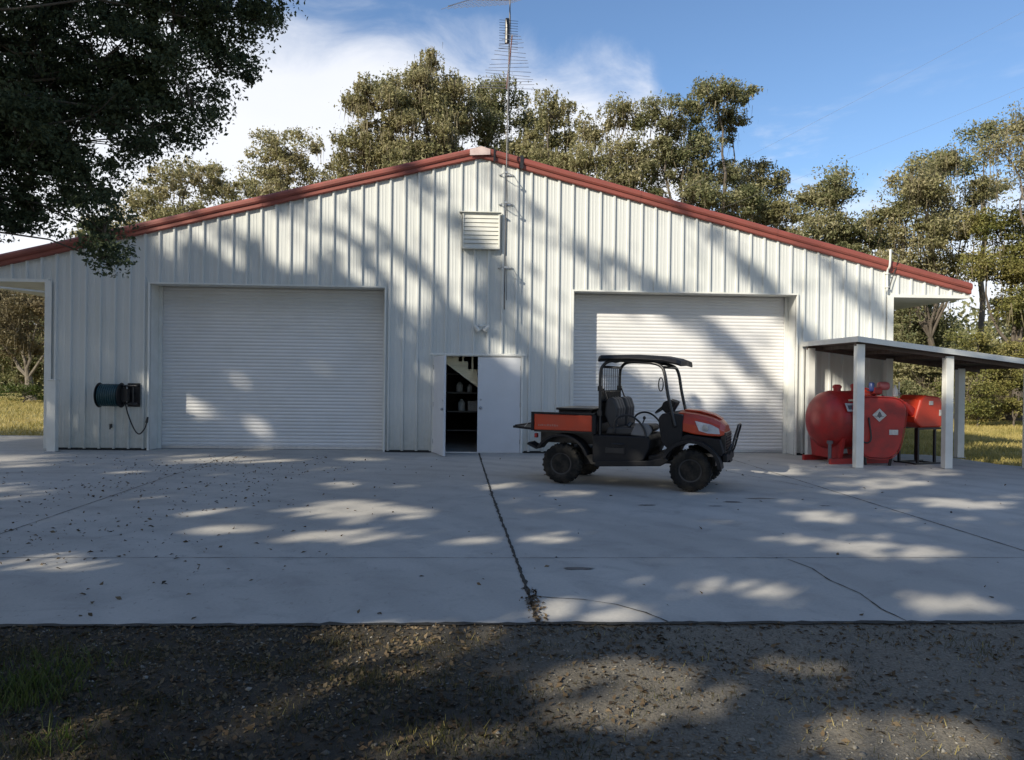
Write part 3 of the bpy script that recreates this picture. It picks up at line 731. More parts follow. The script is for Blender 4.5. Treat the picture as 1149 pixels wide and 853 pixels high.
# lower body: seat box, sill, floor
b = MB(); b.prism([(-.56,.36),(.10,.36),(.24,.44),(.32,.60),(.34,.74),(.30,.79),(-.50,.79),(-.56,.80)], 'y', -.66, .66); part('seat_box', b, M['black'], .02)
b = MB(); b.prism([(-.52,.30),(.50,.36),(.62,.44),(.58,.50),(.30,.43),(-.50,.40)], 'y', -.69, .69); part('floor_sill', b, M['black'], .012)
b = MB(); b.prism([(.30,.43),(.56,.47),(.66,.62),(.60,.66),(.50,.53),(.30,.50)], 'y', -.60, .60); part('footwell', b, M['black'], .01)
b = MB(); b.box(-.35,-.05,-.672,-.661,.52,.60); b.tube([(-.25,-.67,.66),(-.05,-.67,.66)], .012, 6); part('access_panel', b, M['blackmetal'])
# fenders
def arch(x0, z0, r, a0, a1, w0, w1, thick=.03, n=14, flat=1.0):
    b = MB()
    for s in (-1, 1):
        rings = []
        for k in range(n+1):
            a = R(a0+(a1-a0)*k/n); cx, cz = x0+r*math.cos(a), z0+r*math.sin(a)*flat; ix, iz = x0+(r-thick)*math.cos(a), z0+(r-thick)*math.sin(a)*flat
            rings.append([(cx, s*w0, cz), (cx, s*w1, cz), (ix, s*w1, iz), (ix, s*w0, iz)])
        b.loft(rings)
    return b
b = arch(-1.06,.33,.46,18,150,.42,.72,.035,16,.98); b.add([(-1.46,-.72,.53),(-1.46,-.42,.53),(-1.62,-.42,.60),(-1.62,-.72,.60),(-1.46,-.72,.56),(-1.46,-.42,.56),(-1.60,-.42,.635),(-1.60,-.72,.635)], [(0,1,2,3),(4,7,6,5),(0,4,5,1),(1,5,6,2),(2,6,7,3),(3,7,4,0)])
part('rear_fender', b, M['black'])
b = arch(.94,.33,.45,4,158,.40,.72,.05,16,.98); part('front_fender', b, M['black'])
b = MB(); b.prism([(.52,.48),(.66,.74),(.86,.84),(1.34,.78),(1.40,.58),(1.30,.50),(1.22,.62),(1.08,.73),(.80,.73),(.66,.62),(.60,.46)], 'y', -.56, .56); part('front_cowl', b, M['black'], .01)
# dash & hood
b = MB()
rings = [[(x0, -w_, zl), (x0, w_, zl), (x0, w_, zh), (x0, -w_, zh)] for x0, w_, zl, zh in ((.44,.56,.98,1.08),(.50,.60,.70,1.14),(.60,.60,.60,1.16),(.80,.56,.66,1.13))]
b.loft(rings); part('dash', b, M['black'], .02)
def hood_ring(x, w, zt, zl, cham):
    return [(x, -w, zl), (x, -w, zl+(zt-zl)*.45), (x, -w+cham*.7, zt-.06), (x, -w+cham*1.5, zt-.012), (x, -w*.30, zt+.012), (x, 0, zt+.018), (x, w*.30, zt+.012), (x, w-cham*1.5, zt-.012), (x, w-cham*.7, zt-.06), (x, w, zl+(zt-zl)*.45), (x, w, zl)]
b = MB(); b.loft([hood_ring(.70,.50,1.165,1.03,.09), hood_ring(.80,.535,1.165,.88,.10), hood_ring(.98,.54,1.145,.845,.11), hood_ring(1.18,.50,1.095,.825,.12), hood_ring(1.32,.44,1.03,.82,.12), hood_ring(1.385,.38,.96,.84,.10)])
hood = part('hood', b, M['orange'], .012)
b = MB(); b.loft([[(x,y0,z),(x,y1,z),(x,y1,z+.022),(x,y0,z+.022)] for x,y0,y1,z in ((.76,-.20,.20,1.18),(1.0,-.19,.19,1.163),(1.2,-.16,.16,1.11),(1.31,-.13,.13,1.05))]); part('hood_scoop', b, M['orange'], .008, parent=hood)
for s in (-1, 1):
    b = MB(); pts = [(.98,1.045),(1.20,.995),(1.315,.935),(1.33,.855),(1.16,.865),(1.04,.90)]
    def side(x, o): return s*(.546-.36*max(0,x-1.02)**1.15*1.0 + o)
    b.add([(x, side(x,.008) , z) for x, z in pts]+[(x, side(x,-.05), z) for x, z in pts], [(0,1,2,3,4,5),(11,10,9,8,7,6)]+[(i,(i+1)%6,6+(i+1)%6,6+i) for i in range(6)])
    hl = part('headlight', b, M['lens'])
    b = MB(); b.lathe([(0,-.02),(.045,-.015),(.05,0),(0,0)], 'y', 14, (1.13, side(1.13,.012), .94)); part('lamp_bowl', b, M['galv'], 0, parent=hl)
b = MB(); b.box(1.33,1.405,-.36,.36,.56,.87); part('grille', b, M['blackmetal'], .01)
b = MB()
for k in range(6): b.box(1.405,1.415,-.32,.32,.60+k*.042,.615+k*.042)
part('grille_bars', b, M['black'])
b = MB(); b.box(1.36,1.44,-.44,.44,.44,.56); part('front_bumper', b, M['black'], .02)
# brush guard
b = MB()
b.tube(smooth_curve([(1.38,-.20,.44),(1.47,-.21,.62),(1.515,-.21,.80),(1.555,-.20,.94),(1.56,-.14,.985),(1.56,.14,.985),(1.555,.20,.94),(1.515,.21,.80),(1.47,.21,.62),(1.38,.20,.44)], 5), .016, 8)
for s in (-1, 1): b.tube([(1.40,s*.36,.50),(1.47,s*.36,.66),(1.50,s*.21,.74)], .012, 8)
b.tube([(1.505,-.21,.76),(1.505,.21,.76)], .011, 8); b.tube([(1.46,-.36,.62),(1.46,.36,.62)], .012, 8)
part('brush_guard', b, M['blackmetal'], 0, True)
# protective frame
b = MB()
for s in (-1, 1):
    b.tube(smooth_curve([(-.46,s*.60,.70),(-.46,s*.60,1.2),(-.46,s*.60,1.72),(-.42,s*.58,1.86),(-.30,s*.56,1.93),(0,s*.56,1.93),(.28,s*.56,1.91),(.46,s*.57,1.86),(.53,s*.59,1.74),(.58,s*.60,1.45),(.66,s*.60,1.10),(.70,s*.60,.95)], 5), .025, 10)
for x, z in ((-.44,1.84),(.49,1.84),(-.46,1.30),(-.46,.98)): b.tube([(x,-.59,z),(x,.59,z)], .021, 8)
part('rollover_frame', b, M['blackmetal'], 0, True)
b = MB()
for s in (-1, 1):
    for x, z in ((-.46,1.50),(-.46,1.12)):
        b = MB(); b.box(x-.035,x+.035,s*.60-.035,s*.60+.035,z-.04,z+.04); part('frame_clamp', b, M['blackmetal'], .004)
# canopy
b = MB(); b.loft([[(x,-w_,z),(x,-w_*.9,z+.055),(x,0,z+.075),(x,w_*.9,z+.055),(x,w_,z),(x,w_*.95,z-.03),(x,0,z-.015),(x,-w_*.95,z-.03)] for x, w_, z in ((-.52,.56,1.945),(-.46,.64,1.965),(.0,.655,1.972),(.50,.65,1.945),(.70,.62,1.905),(.76,.55,1.88))]); part('canopy', b, M['black'], .008)
# rear screen
b = MB()
for k in range(9): y = -.52+k*.13; b.tube([(-.45,y,1.32),(-.45,y,1.83)], .006, 5)
for z in (1.45,1.7): b.tube([(-.45,-.58,z),(-.45,.58,z)], .005, 5)
part('rear_screen', b, M['blackmetal'])
b = MB(); b.box(-.475,-.462,-.56,.56,1.0,1.47); part('rear_panel', b, M['black'])
# seats
for y0, y1 in ((-.60,-.02),(.04,.60)):
    b = MB(); b.prism([(-.38,.79),(.18,.80),(.24,.86),(.20,.93),(-.34,.91)], 'y', y0, y1); st_ = part('seat_cushion', b, M['seat'], .03)
    b = MB(); b.prism([(-.30,.88),(-.20,.90),(-.19,1.20),(-.24,1.345),(-.30,1.37),(-.37,1.33),(-.40,1.1)], 'y', y0+.02, y1-.02); sb = part('seat_back', b, M['seat'], .03)
    b = MB()
    for u in (.22,.5,.78):
        y = y0+(y1-y0)*u; b.add([(-.205,y-.022,.94),(-.205,y+.022,.94),(-.178,y+.022,1.19),(-.178,y-.022,1.19),(-.232,y+.022,1.335),(-.232,y-.022,1.335),(-.30,y+.022,1.377),(-.30,y-.022,1.377)], [(0,1,2,3),(3,2,4,5),(5,4,6,7)])
    part('stripe', b, M['seat_grey'], 0, parent=sb)
# hip guards and seat belts
for s in (-1, 1):
    b = MB(); b.tube(smooth_curve([(-.22,s*.64,.80),(-.20,s*.64,1.02),(-.06,s*.64,1.10),(.10,s*.64,1.06),(.24,s*.64,.90),(.30,s*.64,.62)], 5), .016, 8); part('hip_guard', b, M['blackmetal'], 0, True)
b = MB(); b.tube([(-.02,-.58,.93),(.02,-.55,.99)], .035, 8); b.tube([(-.42,-.56,1.5),(-.20,-.56,.92)], .014, 4); b.tube([(-.42,.56,1.5),(-.20,.56,.92)], .014, 4); part('seat_belt', b, M['blackmetal'])
# door net bundled at the sill
b = MB(); b.prism([(.02,.80),(.30,.78),(.36,.88),(.28,.99),(.10,.97)], 'y', -.63, -.56); part('side_bolster', b, M['seat_grey'], .02)
# steering
b = MB(); cs = Vector((.36,.30,1.22)); ax = Vector((-.62,0,.78)).normalized(); e1 = Vector((0,1,0)); e2 = ax.cross(e1)
b.tube([cs+(e1*math.cos(a)+e2*math.sin(a))*.175 for a in [2*math.pi*k/28 for k in range(28)]], .015, 8, closed=True)
for a in (R(0), R(180), R(270)): b.tube([cs, cs+(e1*math.cos(a)+e2*math.sin(a))*.17], .012, 6)
b.tube([cs-ax*.02, cs+ax*.02], .05, 12); b.tube([cs, cs-ax*.38], .022, 8); part('steering_wheel', b, M['blackmetal'])
b = MB(); b.prism([(.44,1.12),(.50,1.12),(.60,1.30),(.50,1.34),(.40,1.30),(.36,1.20)], 'y', -.02, .40); part('gauge_pod', b, M['black'], .02)
b = MB(); b.tube([(.02,.0,.80),(.10,.0,1.02)], .012, 6); b.lathe([(0,-.03),(.022,-.02),(.025,0),(.02,.02),(0,.03)], 'z', 10, (.10,0,1.04)); part('gear_lever', b, M['blackmetal'])
b = MB(); el = [(.485+.035*math.cos(a), -.64, 1.58+.10*math.sin(a)) for a in [2*math.pi*k/20 for k in range(20)]]; b.tube(el, .009, 6, closed=True); b.tube([(.50,-.60,1.66),(.49,-.64,1.68)], .008, 6); part('grab_loop', b, M['blackmetal'])
b = MB()
for y in (.15,.35): b.box(.52,.54,y,y+.07,.55,.65)
part('pedal', b, M['blackmetal'])
# cargo bed
b = MB(); b.box(-1.53,-.54,-.64,.64,.80,.835); b.box(-.56,-.53,-.66,.66,.80,1.12); b.box(-1.50,-.60,-.40,.40,.62,.80)
bed = part('cargo_bed', b, M['blackmetal'])
for s in (-1, 1):
    y0, y1 = (-.70,-.665) if s < 0 else (.665,.70)
    b = MB(); b.box(-1.51,-.56,y0,y1,.835,1.085); sp = part('side_panel', b, M['orange'], .012, parent=bed)
    b = MB(); yo = s*.704; ys = (min(yo, s*.699), max(yo, s*.699))
    for x0_, x1_, z0_, z1_ in ((-1.49,-.58,1.05,1.07),(-1.49,-.58,.85,.87),(-1.49,-1.47,.87,1.05),(-.60,-.58,.87,1.05)): b.box(x0_,x1_,ys[0],ys[1],z0_,z1_)
    b.build('panel_rib', M['orange'], sp)
    b = MB(); b.box(-1.56,-.52,y0-.012,y1+.012,1.087,1.118); b.box(-1.56,-1.512,y0-.008,y1+.008,.82,1.087); b.box(-.558,-.50,y0-.008,y1+.008,.80,1.087); part('bed_rail', b, M['black'], .006, parent=bed)
b = MB()
r_ = random.Random(4)
x = -1.44
while x < -1.12:
    w_ = r_.uniform(.012,.03); b.box(x, x+w_, -.7015, -.7005, .895+r_.uniform(0,.006), .925+r_.uniform(-.004,.006)); x += w_+.012
b.build('worn_decal', M['decal'], bed)
m = Matrix.Translation((-1.54,0,.84)) @ Matrix.Rotation(R(4), 4, 'Y')
b = MB(); b.box(-.36,.0,-.63,.63,-.018,.018,m); b.box(-.34,-.30,-.60,.60,.018,.035,m); b.box(-.04,0,-.63,.63,.018,.04,m); part('tailgate', b, M['black'], .006)
b = MB(); b.tube([(-1.53,-.62,1.06),(-1.70,-.62,.87)], .006, 5); b.tube([(-1.53,.62,1.06),(-1.70,.62,.87)], .006, 5); part('tailgate_cable', b, M['galv'])
for s in (-1, 1):
    b = MB(); b.box(-1.545,-1.50,s*.55-.04,s*.55+.04,.70,.77); part('tail_light', b, M['tank_red'], .008)
bx = thing('tool_box', 'flat black tool box lying across the front of the cargo bed', 'tool box', (0,0,0), 0)
bx.location = uv.matrix_basis @ Vector((0,0,0)) ; bx.location = (2.65,-4.71,0); bx.rotation_euler = (0,0,R(-25))
MB().box(-1.16,-.62,-.52,.52,.837,1.15).build('box_body', M['black'], bx, bevel=.02)
MB().box(-1.20,-.585,-.55,.55,1.152,1.19).build('lid', M['blackmetal'], bx, bevel=.012)

# ------------------------------------------------------------------ foliage
def leaves(name, cen, length, width, mat, parent, seed, flat=.35, loc=(0,0,0)):
    r = np.random.default_rng(seed); n = len(cen)
    nrm = r.normal(size=(n,3)); nrm[:,2] = nrm[:,2]+flat; nrm /= np.linalg.norm(nrm, axis=1, keepdims=True)
    t = r.normal(size=(n,3)); t -= nrm*(t*nrm).sum(1, keepdims=True); t /= np.linalg.norm(t, axis=1, keepdims=True)
    u = np.cross(nrm, t); s = r.uniform(.4, 1.5, (n,1))
    a = t*length*.5*s; b = u*width*.5*s; dr = nrm*length*.10*s
    v = np.empty((n,4,3)); v[:,0] = cen-a-dr; v[:,1] = cen-b+dr*.6; v[:,2] = cen+a-dr; v[:,3] = cen+b+dr*.6
    return quads(name, v, mat, parent, loc)
def quads(name, v, mat, parent, loc=(0,0,0)):
    n = len(v); me = bpy.data.meshes.new(name)
    me.vertices.add(n*4); me.vertices.foreach_set('co', (v.reshape(-1,3)-np.array(loc)).astype(np.float32).ravel())
    me.loops.add(n*4); me.loops.foreach_set('vertex_index', np.arange(n*4, dtype=np.int32))
    me.polygons.add(n); me.polygons.foreach_set('loop_start', np.arange(0, n*4, 4, dtype=np.int32)); me.polygons.foreach_set('loop_total', np.full(n, 4, dtype=np.int32))
    me.update(calc_edges=True); me.materials.append(mat)
    o = bpy.data.objects.new(name, me); C.objects.link(o)
    if parent: o.parent = parent
    return o
def limb_path(a, b, r, sag=.15, n=5):
    a, b = Vector(a), Vector(b); d = (b-a).length; P = []
    off = Vector((r.uniform(-1,1), r.uniform(-1,1), r.uniform(-.3,.8)))*d*sag
    for k in range(n+1):
        u = k/n; P.append(a.lerp(b, u)+off*math.sin(math.pi*u)+Vector((r.uniform(-1,1), r.uniform(-1,1), r.uniform(-1,1)))*d*.025*(0 < k < n))
    return P
def tree(label, base, lobes, leafm, seed, trunk_r=.3, size=.24, per=5.0, dens=1.0, moss=0, fork=None, lean=0, bark='bark', keep=None, cat='tree', group=None, name='oak_tree', yspread=1.15, cr=.74, fine=2.0, limb=1.0, minr=.03):
    """lobes: (x, y, z, rx, rz) foliage masses in world metres"""
    r = random.Random(seed); g_ = np.random.default_rng(seed)
    root = thing(name, label, cat, (base[0], base[1], -.1), 0, group); loc = (base[0], base[1], -.1)
    zb = min(l[2]-l[4] for l in lobes); zt = max(l[2] for l in lobes)
    cx = sum(l[0]*l[3] for l in lobes)/sum(l[3] for l in lobes)
    fz = fork if fork is not None else max(.5, zb*.62)
    f0 = Vector((base[0]+(cx-base[0])*.35+lean, base[1], fz)); b0 = Vector((base[0], base[1], -.1))
    bm_ = MB(); P = limb_path(b0, f0, r, .04, 6); L0 = Vector(loc)
    bm_.tube([p-L0 for p in P], [trunk_r*(1.35 if k == 0 else 1.0-.32*k/6) for k in range(7)], 10)
    limbs = [(P[-1], trunk_r*.6)]
    cen = []; tips = []
    for (x, y, z, rx, rz) in lobes:
        c = Vector((x, y, z)); pr_ = limb*trunk_r*min(.62, .22+.12*rx)
        LP = limb_path(f0, c-Vector((0,0,rz*.3)), r, .10, 7)
        if keep is None or keep(np.array([tuple(p) for p in LP]), np.random.default_rng(1)).all(): bm_.tube([p-L0 for p in LP], [max(minr, pr_*(1-.75*k/7)) for k in range(8)], 7)
        nc = max(5, int(per*rx*rz*2.2))
        for _ in range(nc):
            while True:
                q = Vector((r.uniform(-1,1), r.uniform(-1,1), r.uniform(-1,1)))
                if .2 < q.length < 1: break
            q = q.normalized()*(.45+.62*r.random())
            t = c+Vector((q.x*rx, q.y*rx*yspread, q.z*rz))
            a = min(LP[2:], key=lambda p: (p-t).length)
            TP = limb_path(a, t, r, .12, 3)
            if keep is None or keep(np.array([tuple(t)]), np.random.default_rng(1))[0]: bm_.tube([p-L0 for p in TP], [max(.35*minr, limb*trunk_r*.10*(1-.8*k/3)) for k in range(4)], 4)
            tips.append(t)
    bm_.build('trunk', M[bark], root, normals=False)
    ntip = len(tips); T = np.array([tuple(t) for t in tips]); 
    nl = int(200*dens*fine)
    rad = g_.uniform(.35, 1.35, (ntip,1,1))*cr
    off = g_.normal(size=(ntip, nl, 3)); off /= np.linalg.norm(off, axis=2, keepdims=True); off *= g_.uniform(0,1,(ntip,nl,1))**.45*np.where(g_.random((ntip,nl,1)) > .93, 1.28, 1.0)
    # each cluster is itself lumpy
    off *= (1+.35*np.sin(off*7+g_.uniform(0,6,(ntip,1,3))))
    cen = (T[:,None,:]+off*rad*np.array([1.15,1.15,.72])).reshape(-1,3)
    if keep is not None: cen = cen[keep(cen, g_)]
    leaves('crown', cen, size*(.70 if fine > 1.5 else 1), size*.5*(.68 if fine > 1.5 else 1), leafm, root, seed, loc=loc)
    if moss:
        m_ = int(moss*ntip*8); idx = g_.integers(0, ntip, m_); top = T[idx]+g_.normal(size=(m_,3))*np.array([.32,.32,.3]); ln = g_.uniform(.2,1.0,(m_,1)); wd = g_.uniform(.012,.035,(m_,1))
        ang = g_.uniform(0,math.pi,(m_,1)); dx = np.concatenate([np.cos(ang), np.sin(ang), np.zeros_like(ang)], 1)
        sw = g_.normal(size=(m_,3))*.08; sw[:,2] = 0
        v = np.empty((m_,4,3)); v[:,0] = top-dx*wd; v[:,1] = top+dx*wd; v[:,2] = top+dx*wd*.15+sw-np.array([0,0,1])*ln; v[:,3] = top-dx*wd*.15+sw-np.array([0,0,1])*ln
        tag(quads('hanging_moss', v, L['moss'], root, loc), kind='stuff')
    return root
def fl_(y, ls, dy=0):
    rr = random.Random(len(ls)*7+int(y)); return [(x, y+rr.uniform(-.8,.8)+dy, z, rx, rz) for x, z, rx, rz in ls]

GB = 'trees standing behind the building'
tree('sparse pale-leaved tree behind the left roof slope, just left of the tall mossy oak', (-11.6,32), fl_(32,[(-11.2,15.7,2.0,1.6),(-12.8,14.4,1.6,1.0),(-9.9,14.2,1.4,.85),(-11.5,12.6,2.4,1.2),(-9.6,12.2,1.6,1),(-13.9,12.2,1.5,.9),(-8.4,13.2,.9,.8)]), L['pale'], 11, .28, .26, 3.2, .55, .5, group=GB, bark='barkpale')
tree('low sparse pale tree behind the far left roof slope, seen past the dark hanging branches', (-18.2,35), fl_(35,[(-18.4,14.2,2.3,1.25),(-20.1,12.7,2.0,1.1),(-16.3,13.3,1.6,.9),(-18.5,11.4,2.6,1.2),(-15.4,11.6,1.6,1.0),(-14.2,13.6,1.2,.8),(-21.8,11.6,1.6,1.2),(-23.6,10.4,1.8,1.3)]), L['pale'], 12, .28, .26, 3.4, .6, .5, group=GB, bark='barkpale')
tree('tallest oak behind the roof, hung with moss, left of the antenna', (-4,30), fl_(30,[(-3.1,19.2,1.9,1.7),(-5.5,17.6,1.8,1.6),(-1.5,18.6,1.0,1.4),(-6.6,15.1,1.5,1.5),(-4.0,15.3,2.5,1.6),(-1.8,16.0,1.5,1.7),(-3.4,13.2,3.0,1.4),(-6.9,12.8,1.6,1.2)]), L['oak'], 13, .55, .24, 4.6, 1.0, 2.2, group=GB, bark='barkpale')
tree('darker open-crowned oak behind the ridge and the antenna mast', (2,34), fl_(34,[(1.2,19.7,2.0,1.1),(3.4,18.9,1.4,.95),(.4,17.6,2.0,1.3),(2.7,16.6,2.2,1.1),(1.2,15.0,2.6,1.3),(4.2,14.4,1.8,1.2)]), L['oakdark'], 14, .45, .24, 4.0, .9, .5, group=GB)
tree('rounded oak crown just right of the antenna mast', (4.7,31), fl_(31,[(4.6,17.7,1.35,.9),(4.1,15.8,1.75,1.1),(5.7,16.3,.8,.66),(4.7,14.0,2.0,1.3)]), L['oak'], 15, .35, .24, 5, .9, .6, group=GB)
tree('feathery olive oak behind the right roof slope, first of the pair right of the ridge', (7.3,27), fl_(27,[(6.9,15.9,1.0,1.0),(8.5,16.4,1.05,.85),(6.1,13.8,1.6,1.0),(8.4,14.1,1.4,1.2),(7.4,12.2,2.2,1.1)]), L['oak'], 16, .33, .22, 4.8, .8, 1.2, group=GB)
tree('tall spreading oak with wispy top behind the middle of the right roof slope', (12,26), fl_(26,[(13.2,17.1,1.8,.9),(10.6,16.2,1.5,.9),(11.7,14.7,1.7,1.15),(14.5,16.1,.85,1.0),(13.2,13.3,1.6,1.05),(10.2,13.4,1.7,1.05),(11.6,11.6,2.2,1.0),(14.2,11.2,1.2,.9)]), L['oakdark'], 17, .32, .22, 5.2, .9, .5, group=GB)
tree('low dense oak behind the right roof slope, right of the tall wispy one', (16.8,28), fl_(28,[(16.6,13.2,1.7,1.1),(15.9,11.4,1.5,1.0),(18.2,11.2,1.35,1.0),(17,9.4,2.0,1.0)]), L['oak'], 18, .35, .24, 5, .9, .6, group=GB)
tree('small round-topped oak above the lower end of the right roof slope', (19.4,24), fl_(24,[(19.2,11.9,1.25,.95),(18.1,11.2,.85,.65),(19.1,9.8,1.8,1.05),(21.0,9.3,1.15,.8),(19.6,8.0,2.0,1.0),(17.4,8.6,1.3,.9)]), L['oakdark'], 19, .35, .22, 5, .9, .5, group=GB)
tree('broad mossy olive oak right of the roof end', (22.3,20), fl_(20,[(21.0,11.3,1.1,.75),(22.7,12.3,.74,.36),(22.2,10.4,1.2,.65),(24.5,11.0,.85,.72),(20.3,9.5,1.0,.75),(22.0,8.7,1.6,.8),(23.6,9.4,1.1,.75),(21.6,7.6,1.7,.7),(23.4,6.9,1.3,.8),(20.4,7.0,1.1,.7)]), L['oak'], 20, .20, .20, 6.5, .85, 1.0, group=GB)
tree('pale loose-leaved tree at the far right edge, rising higher than its neighbours', (24.4,15), fl_(15,[(22.2,11.6,.75,.38),(23.0,10.8,.5,.45),(23.2,12.8,.3,.35),(23.8,11.9,.8,.7),(24.6,10.4,1.0,.9)]), L['pale'], 21, .26, .16, 7, .7, .8, group=GB, bark='barkpale')
tree('yellow-green leafy tree at the right edge above the carport', (24.4,17), fl_(17,[(24.0,8.8,1.1,.9),(24.6,6.9,1.25,1.2),(23.2,6.8,.8,.7),(24.6,5.2,1.2,.8),(25.8,7.6,1.2,1.4)]), L['lime'], 22, .28, .18, 6.5, .95, .4, group=GB)
tree('dense olive tree beyond the carport, below the roof end', (21.8,22), fl_(22,[(21.3,5.3,1.4,1.0),(22.9,4.4,1.5,1.1),(20.4,3.6,1.4,1.3),(23.7,2.9,1.3,1.1),(19.0,3.0,1.4,1.4),(17.4,3.6,1.6,1.6),(15.6,3.2,1.6,1.5)]), L['oakdark'], 23, .16, .2, 6.5, 1.0, .4, group=GB)
tree('leafy thicket tree behind the lawn at the right edge', (24.6,19), fl_(19,[(24.3,2.6,1.25,1.15),(25.9,2.3,1.2,1.5),(23.0,1.8,1.35,1.0),(21.1,1.9,1.4,1.2),(27.4,2.8,1.4,1.8),(26.6,5.0,1.2,1.0)]), L['oak'], 24, .2, .2, 6.5, 1.0, .3, group=GB, fork=.7)
# pines
for i, (x, y, h_, lb) in enumerate([(24.6,24,13,'slim straight pine trunk left of the sky gap beyond the carport'), (27.4,24,15,'slim straight pine trunk right of the sky gap beyond the carport'), (26.3,27,14,'thin pine trunk in the middle of the sky gap')]):
    tree(lb, (x,y), [(x+.2,y,h_,1.1,.8),(x-.5,y,h_-1.6,.9,.6),(x+.6,y,h_-2.8,.9,.5)], L['oakdark'], 60+i, .17, .2, 5, .7, 0, group='pines beyond the carport', name='pine_tree', bark='barkpale', fork=h_-3.5)
# shrubs
def shrub(label, x, y, ls, m, seed, name='shrub', size=.13):
    return tree(label, (x,y), ls, m, seed, .05, size, 9, .9, 0, fork=.15, cat='shrub', name=name, group='shrubs along the far side of the lawns', cr=.42)
shrub('bright green shrub just above the carport roof edge', 20.0, 13, [(20.0,13,3.3,.8,.45),(20.4,13.1,2.4,.7,.7),(19.6,13,1.6,.8,.8),(20.3,13,.9,.9,.7)], L['lime'], 31)
shrub('bright green shrub by the right edge above the carport roof', 21.5, 13, [(21.5,13,2.9,.8,.45),(21.6,13,2.0,.8,.8),(21.4,13,1.0,.9,.8)], L['lime'], 32)
shrub('dry tan bush at the back of the lawn between the carport posts', 22.2, 17.4, [(22.2,17.4,.5,.95,.5),(21.2,17.6,.6,.7,.5)], L['dry'], 33)
shrub('dry tan bush at the back of the lawn near the right carport post', 23.8, 17.2, [(23.8,17.2,.6,1.15,.65),(25,17.4,.7,.9,.6)], L['dry'], 34)
shrub('olive bush behind the red tanks beyond the building corner', 19.4, 17.8, [(19.4,17.8,.9,1.2,.9),(18.0,17.9,.8,1.2,.9)], L['oakdark'], 35)
shrub('low green bush under the trees left of the building', -24.5, 27, [(-24.5,27,.6,1.0,.5),(-23.1,27,.5,.6,.4)], L['weed'], 36)
GL = 'trees left of the building'
tree('golden-lit oak with twin trunks seen left of the building', (-25.6,30), fl_(30,[(-26.8,4.4,1.4,1.2),(-25.0,5.2,1.1,1.3),(-28.2,5.1,1.5,1.5),(-24.0,3.8,.8,.8),(-26.0,2.9,1.0,.6)]), L['dry'], 41, .30, .2, 5, .7, .8, group=GL, bark='barkpale', fork=1.3)
tree('dark oak behind the golden-lit one left of the building', (-30.2,38), fl_(38,[(-30.4,6.3,2.7,1.1),(-31.5,2.9,1.9,1.8),(-29.2,2.5,1.3,1.8),(-27.4,6.0,1.8,1.4),(-33,5,2,2)]), L['oakdark'], 42, .4, .24, 5, 1.0, .5, group=GL)
o = thing('utility_pedestal', 'small white utility box on the lawn far left of the building', 'utility box', (-23.3,27.5,-.1))
MB().box(-.22,.22,-.16,.16,0,.85).build('cabinet', M['trim'], o, bevel=.02)
MB().box(-.25,.25,-.19,.19,.85,.90).build('cap', M['trim'], o, bevel=.01)

# distant woods, one mass
def band_centres(n, seed):
    g_ = np.random.default_rng(seed); x = g_.uniform(-80, 90, n)
    y = g_.uniform(44, 62, n) - np.clip((np.abs(x)-40)*.35, 0, 18)
    top = 6.0+1.6*np.sin(x*.31)+1.2*np.sin(x*.83+1)+.8*np.sin(x*2.1)
    z = top*g_.uniform(0,1,n)**.8
    return np.stack([x,y,z],1)
tag(leaves('far_woods', band_centres(110000, 5), .55, .3, L['oakdark'], None, 5), 'far mass of dark woodland low behind everything', None, None, 'stuff')

# ------------------------------------------------------------------ near oak whose branches hang into the upper left
TC = -8.5
nl = [(-5.6,-8.6,7.2,1.7,1.3),(-5.4,-8.3,5.2,.95,1.0),(-4.7,-8.5,5.35,.85,.75),(-4.0,-8.6,5.1,.8,.65),(-3.3,-8.4,5.3,.75,.55),(-2.85,-8.3,5.2,.42,.55),(-3.0,-8.6,4.65,.48,.40),(-3.55,-8.5,4.35,.60,.40),(-4.4,-8.4,4.3,.75,.55),(-5.2,-8.6,4.2,.8,.7),(-4.9,-8.5,3.65,.62,.42),(-4.15,-8.4,3.75,.45,.35),
      (-5.25,-8.5,3.35,.5,.25),(-4.95,-8.2,4.7,.7,.6),(-4.6,-8.9,3.95,.6,.5),(-3.9,-8.2,4.65,.6,.45),(-2.3,-8.4,5.6,.30,.22),(-3.95,-8.5,3.25,.30,.32),(-3.98,-8.5,2.93,.20,.22),(-4.6,-8.6,3.40,.38,.28),(-2.6,-8.4,5.9,.7,.5),(-3.9,-8.5,6.2,1.2,.8),(-6.2,-8.6,4.6,.9,1.1),(-6.0,-8.7,3.7,.7,.6)]
tree('dark live oak whose leafy branches hang over the upper left of the view', (-9.2,-9.5), nl, L['near'], 51, .38, .046, 32, 1.45, 0, limb=.25, minr=.008, fork=4.2, name='live_oak', yspread=1.0, cr=.22, fine=1.0)

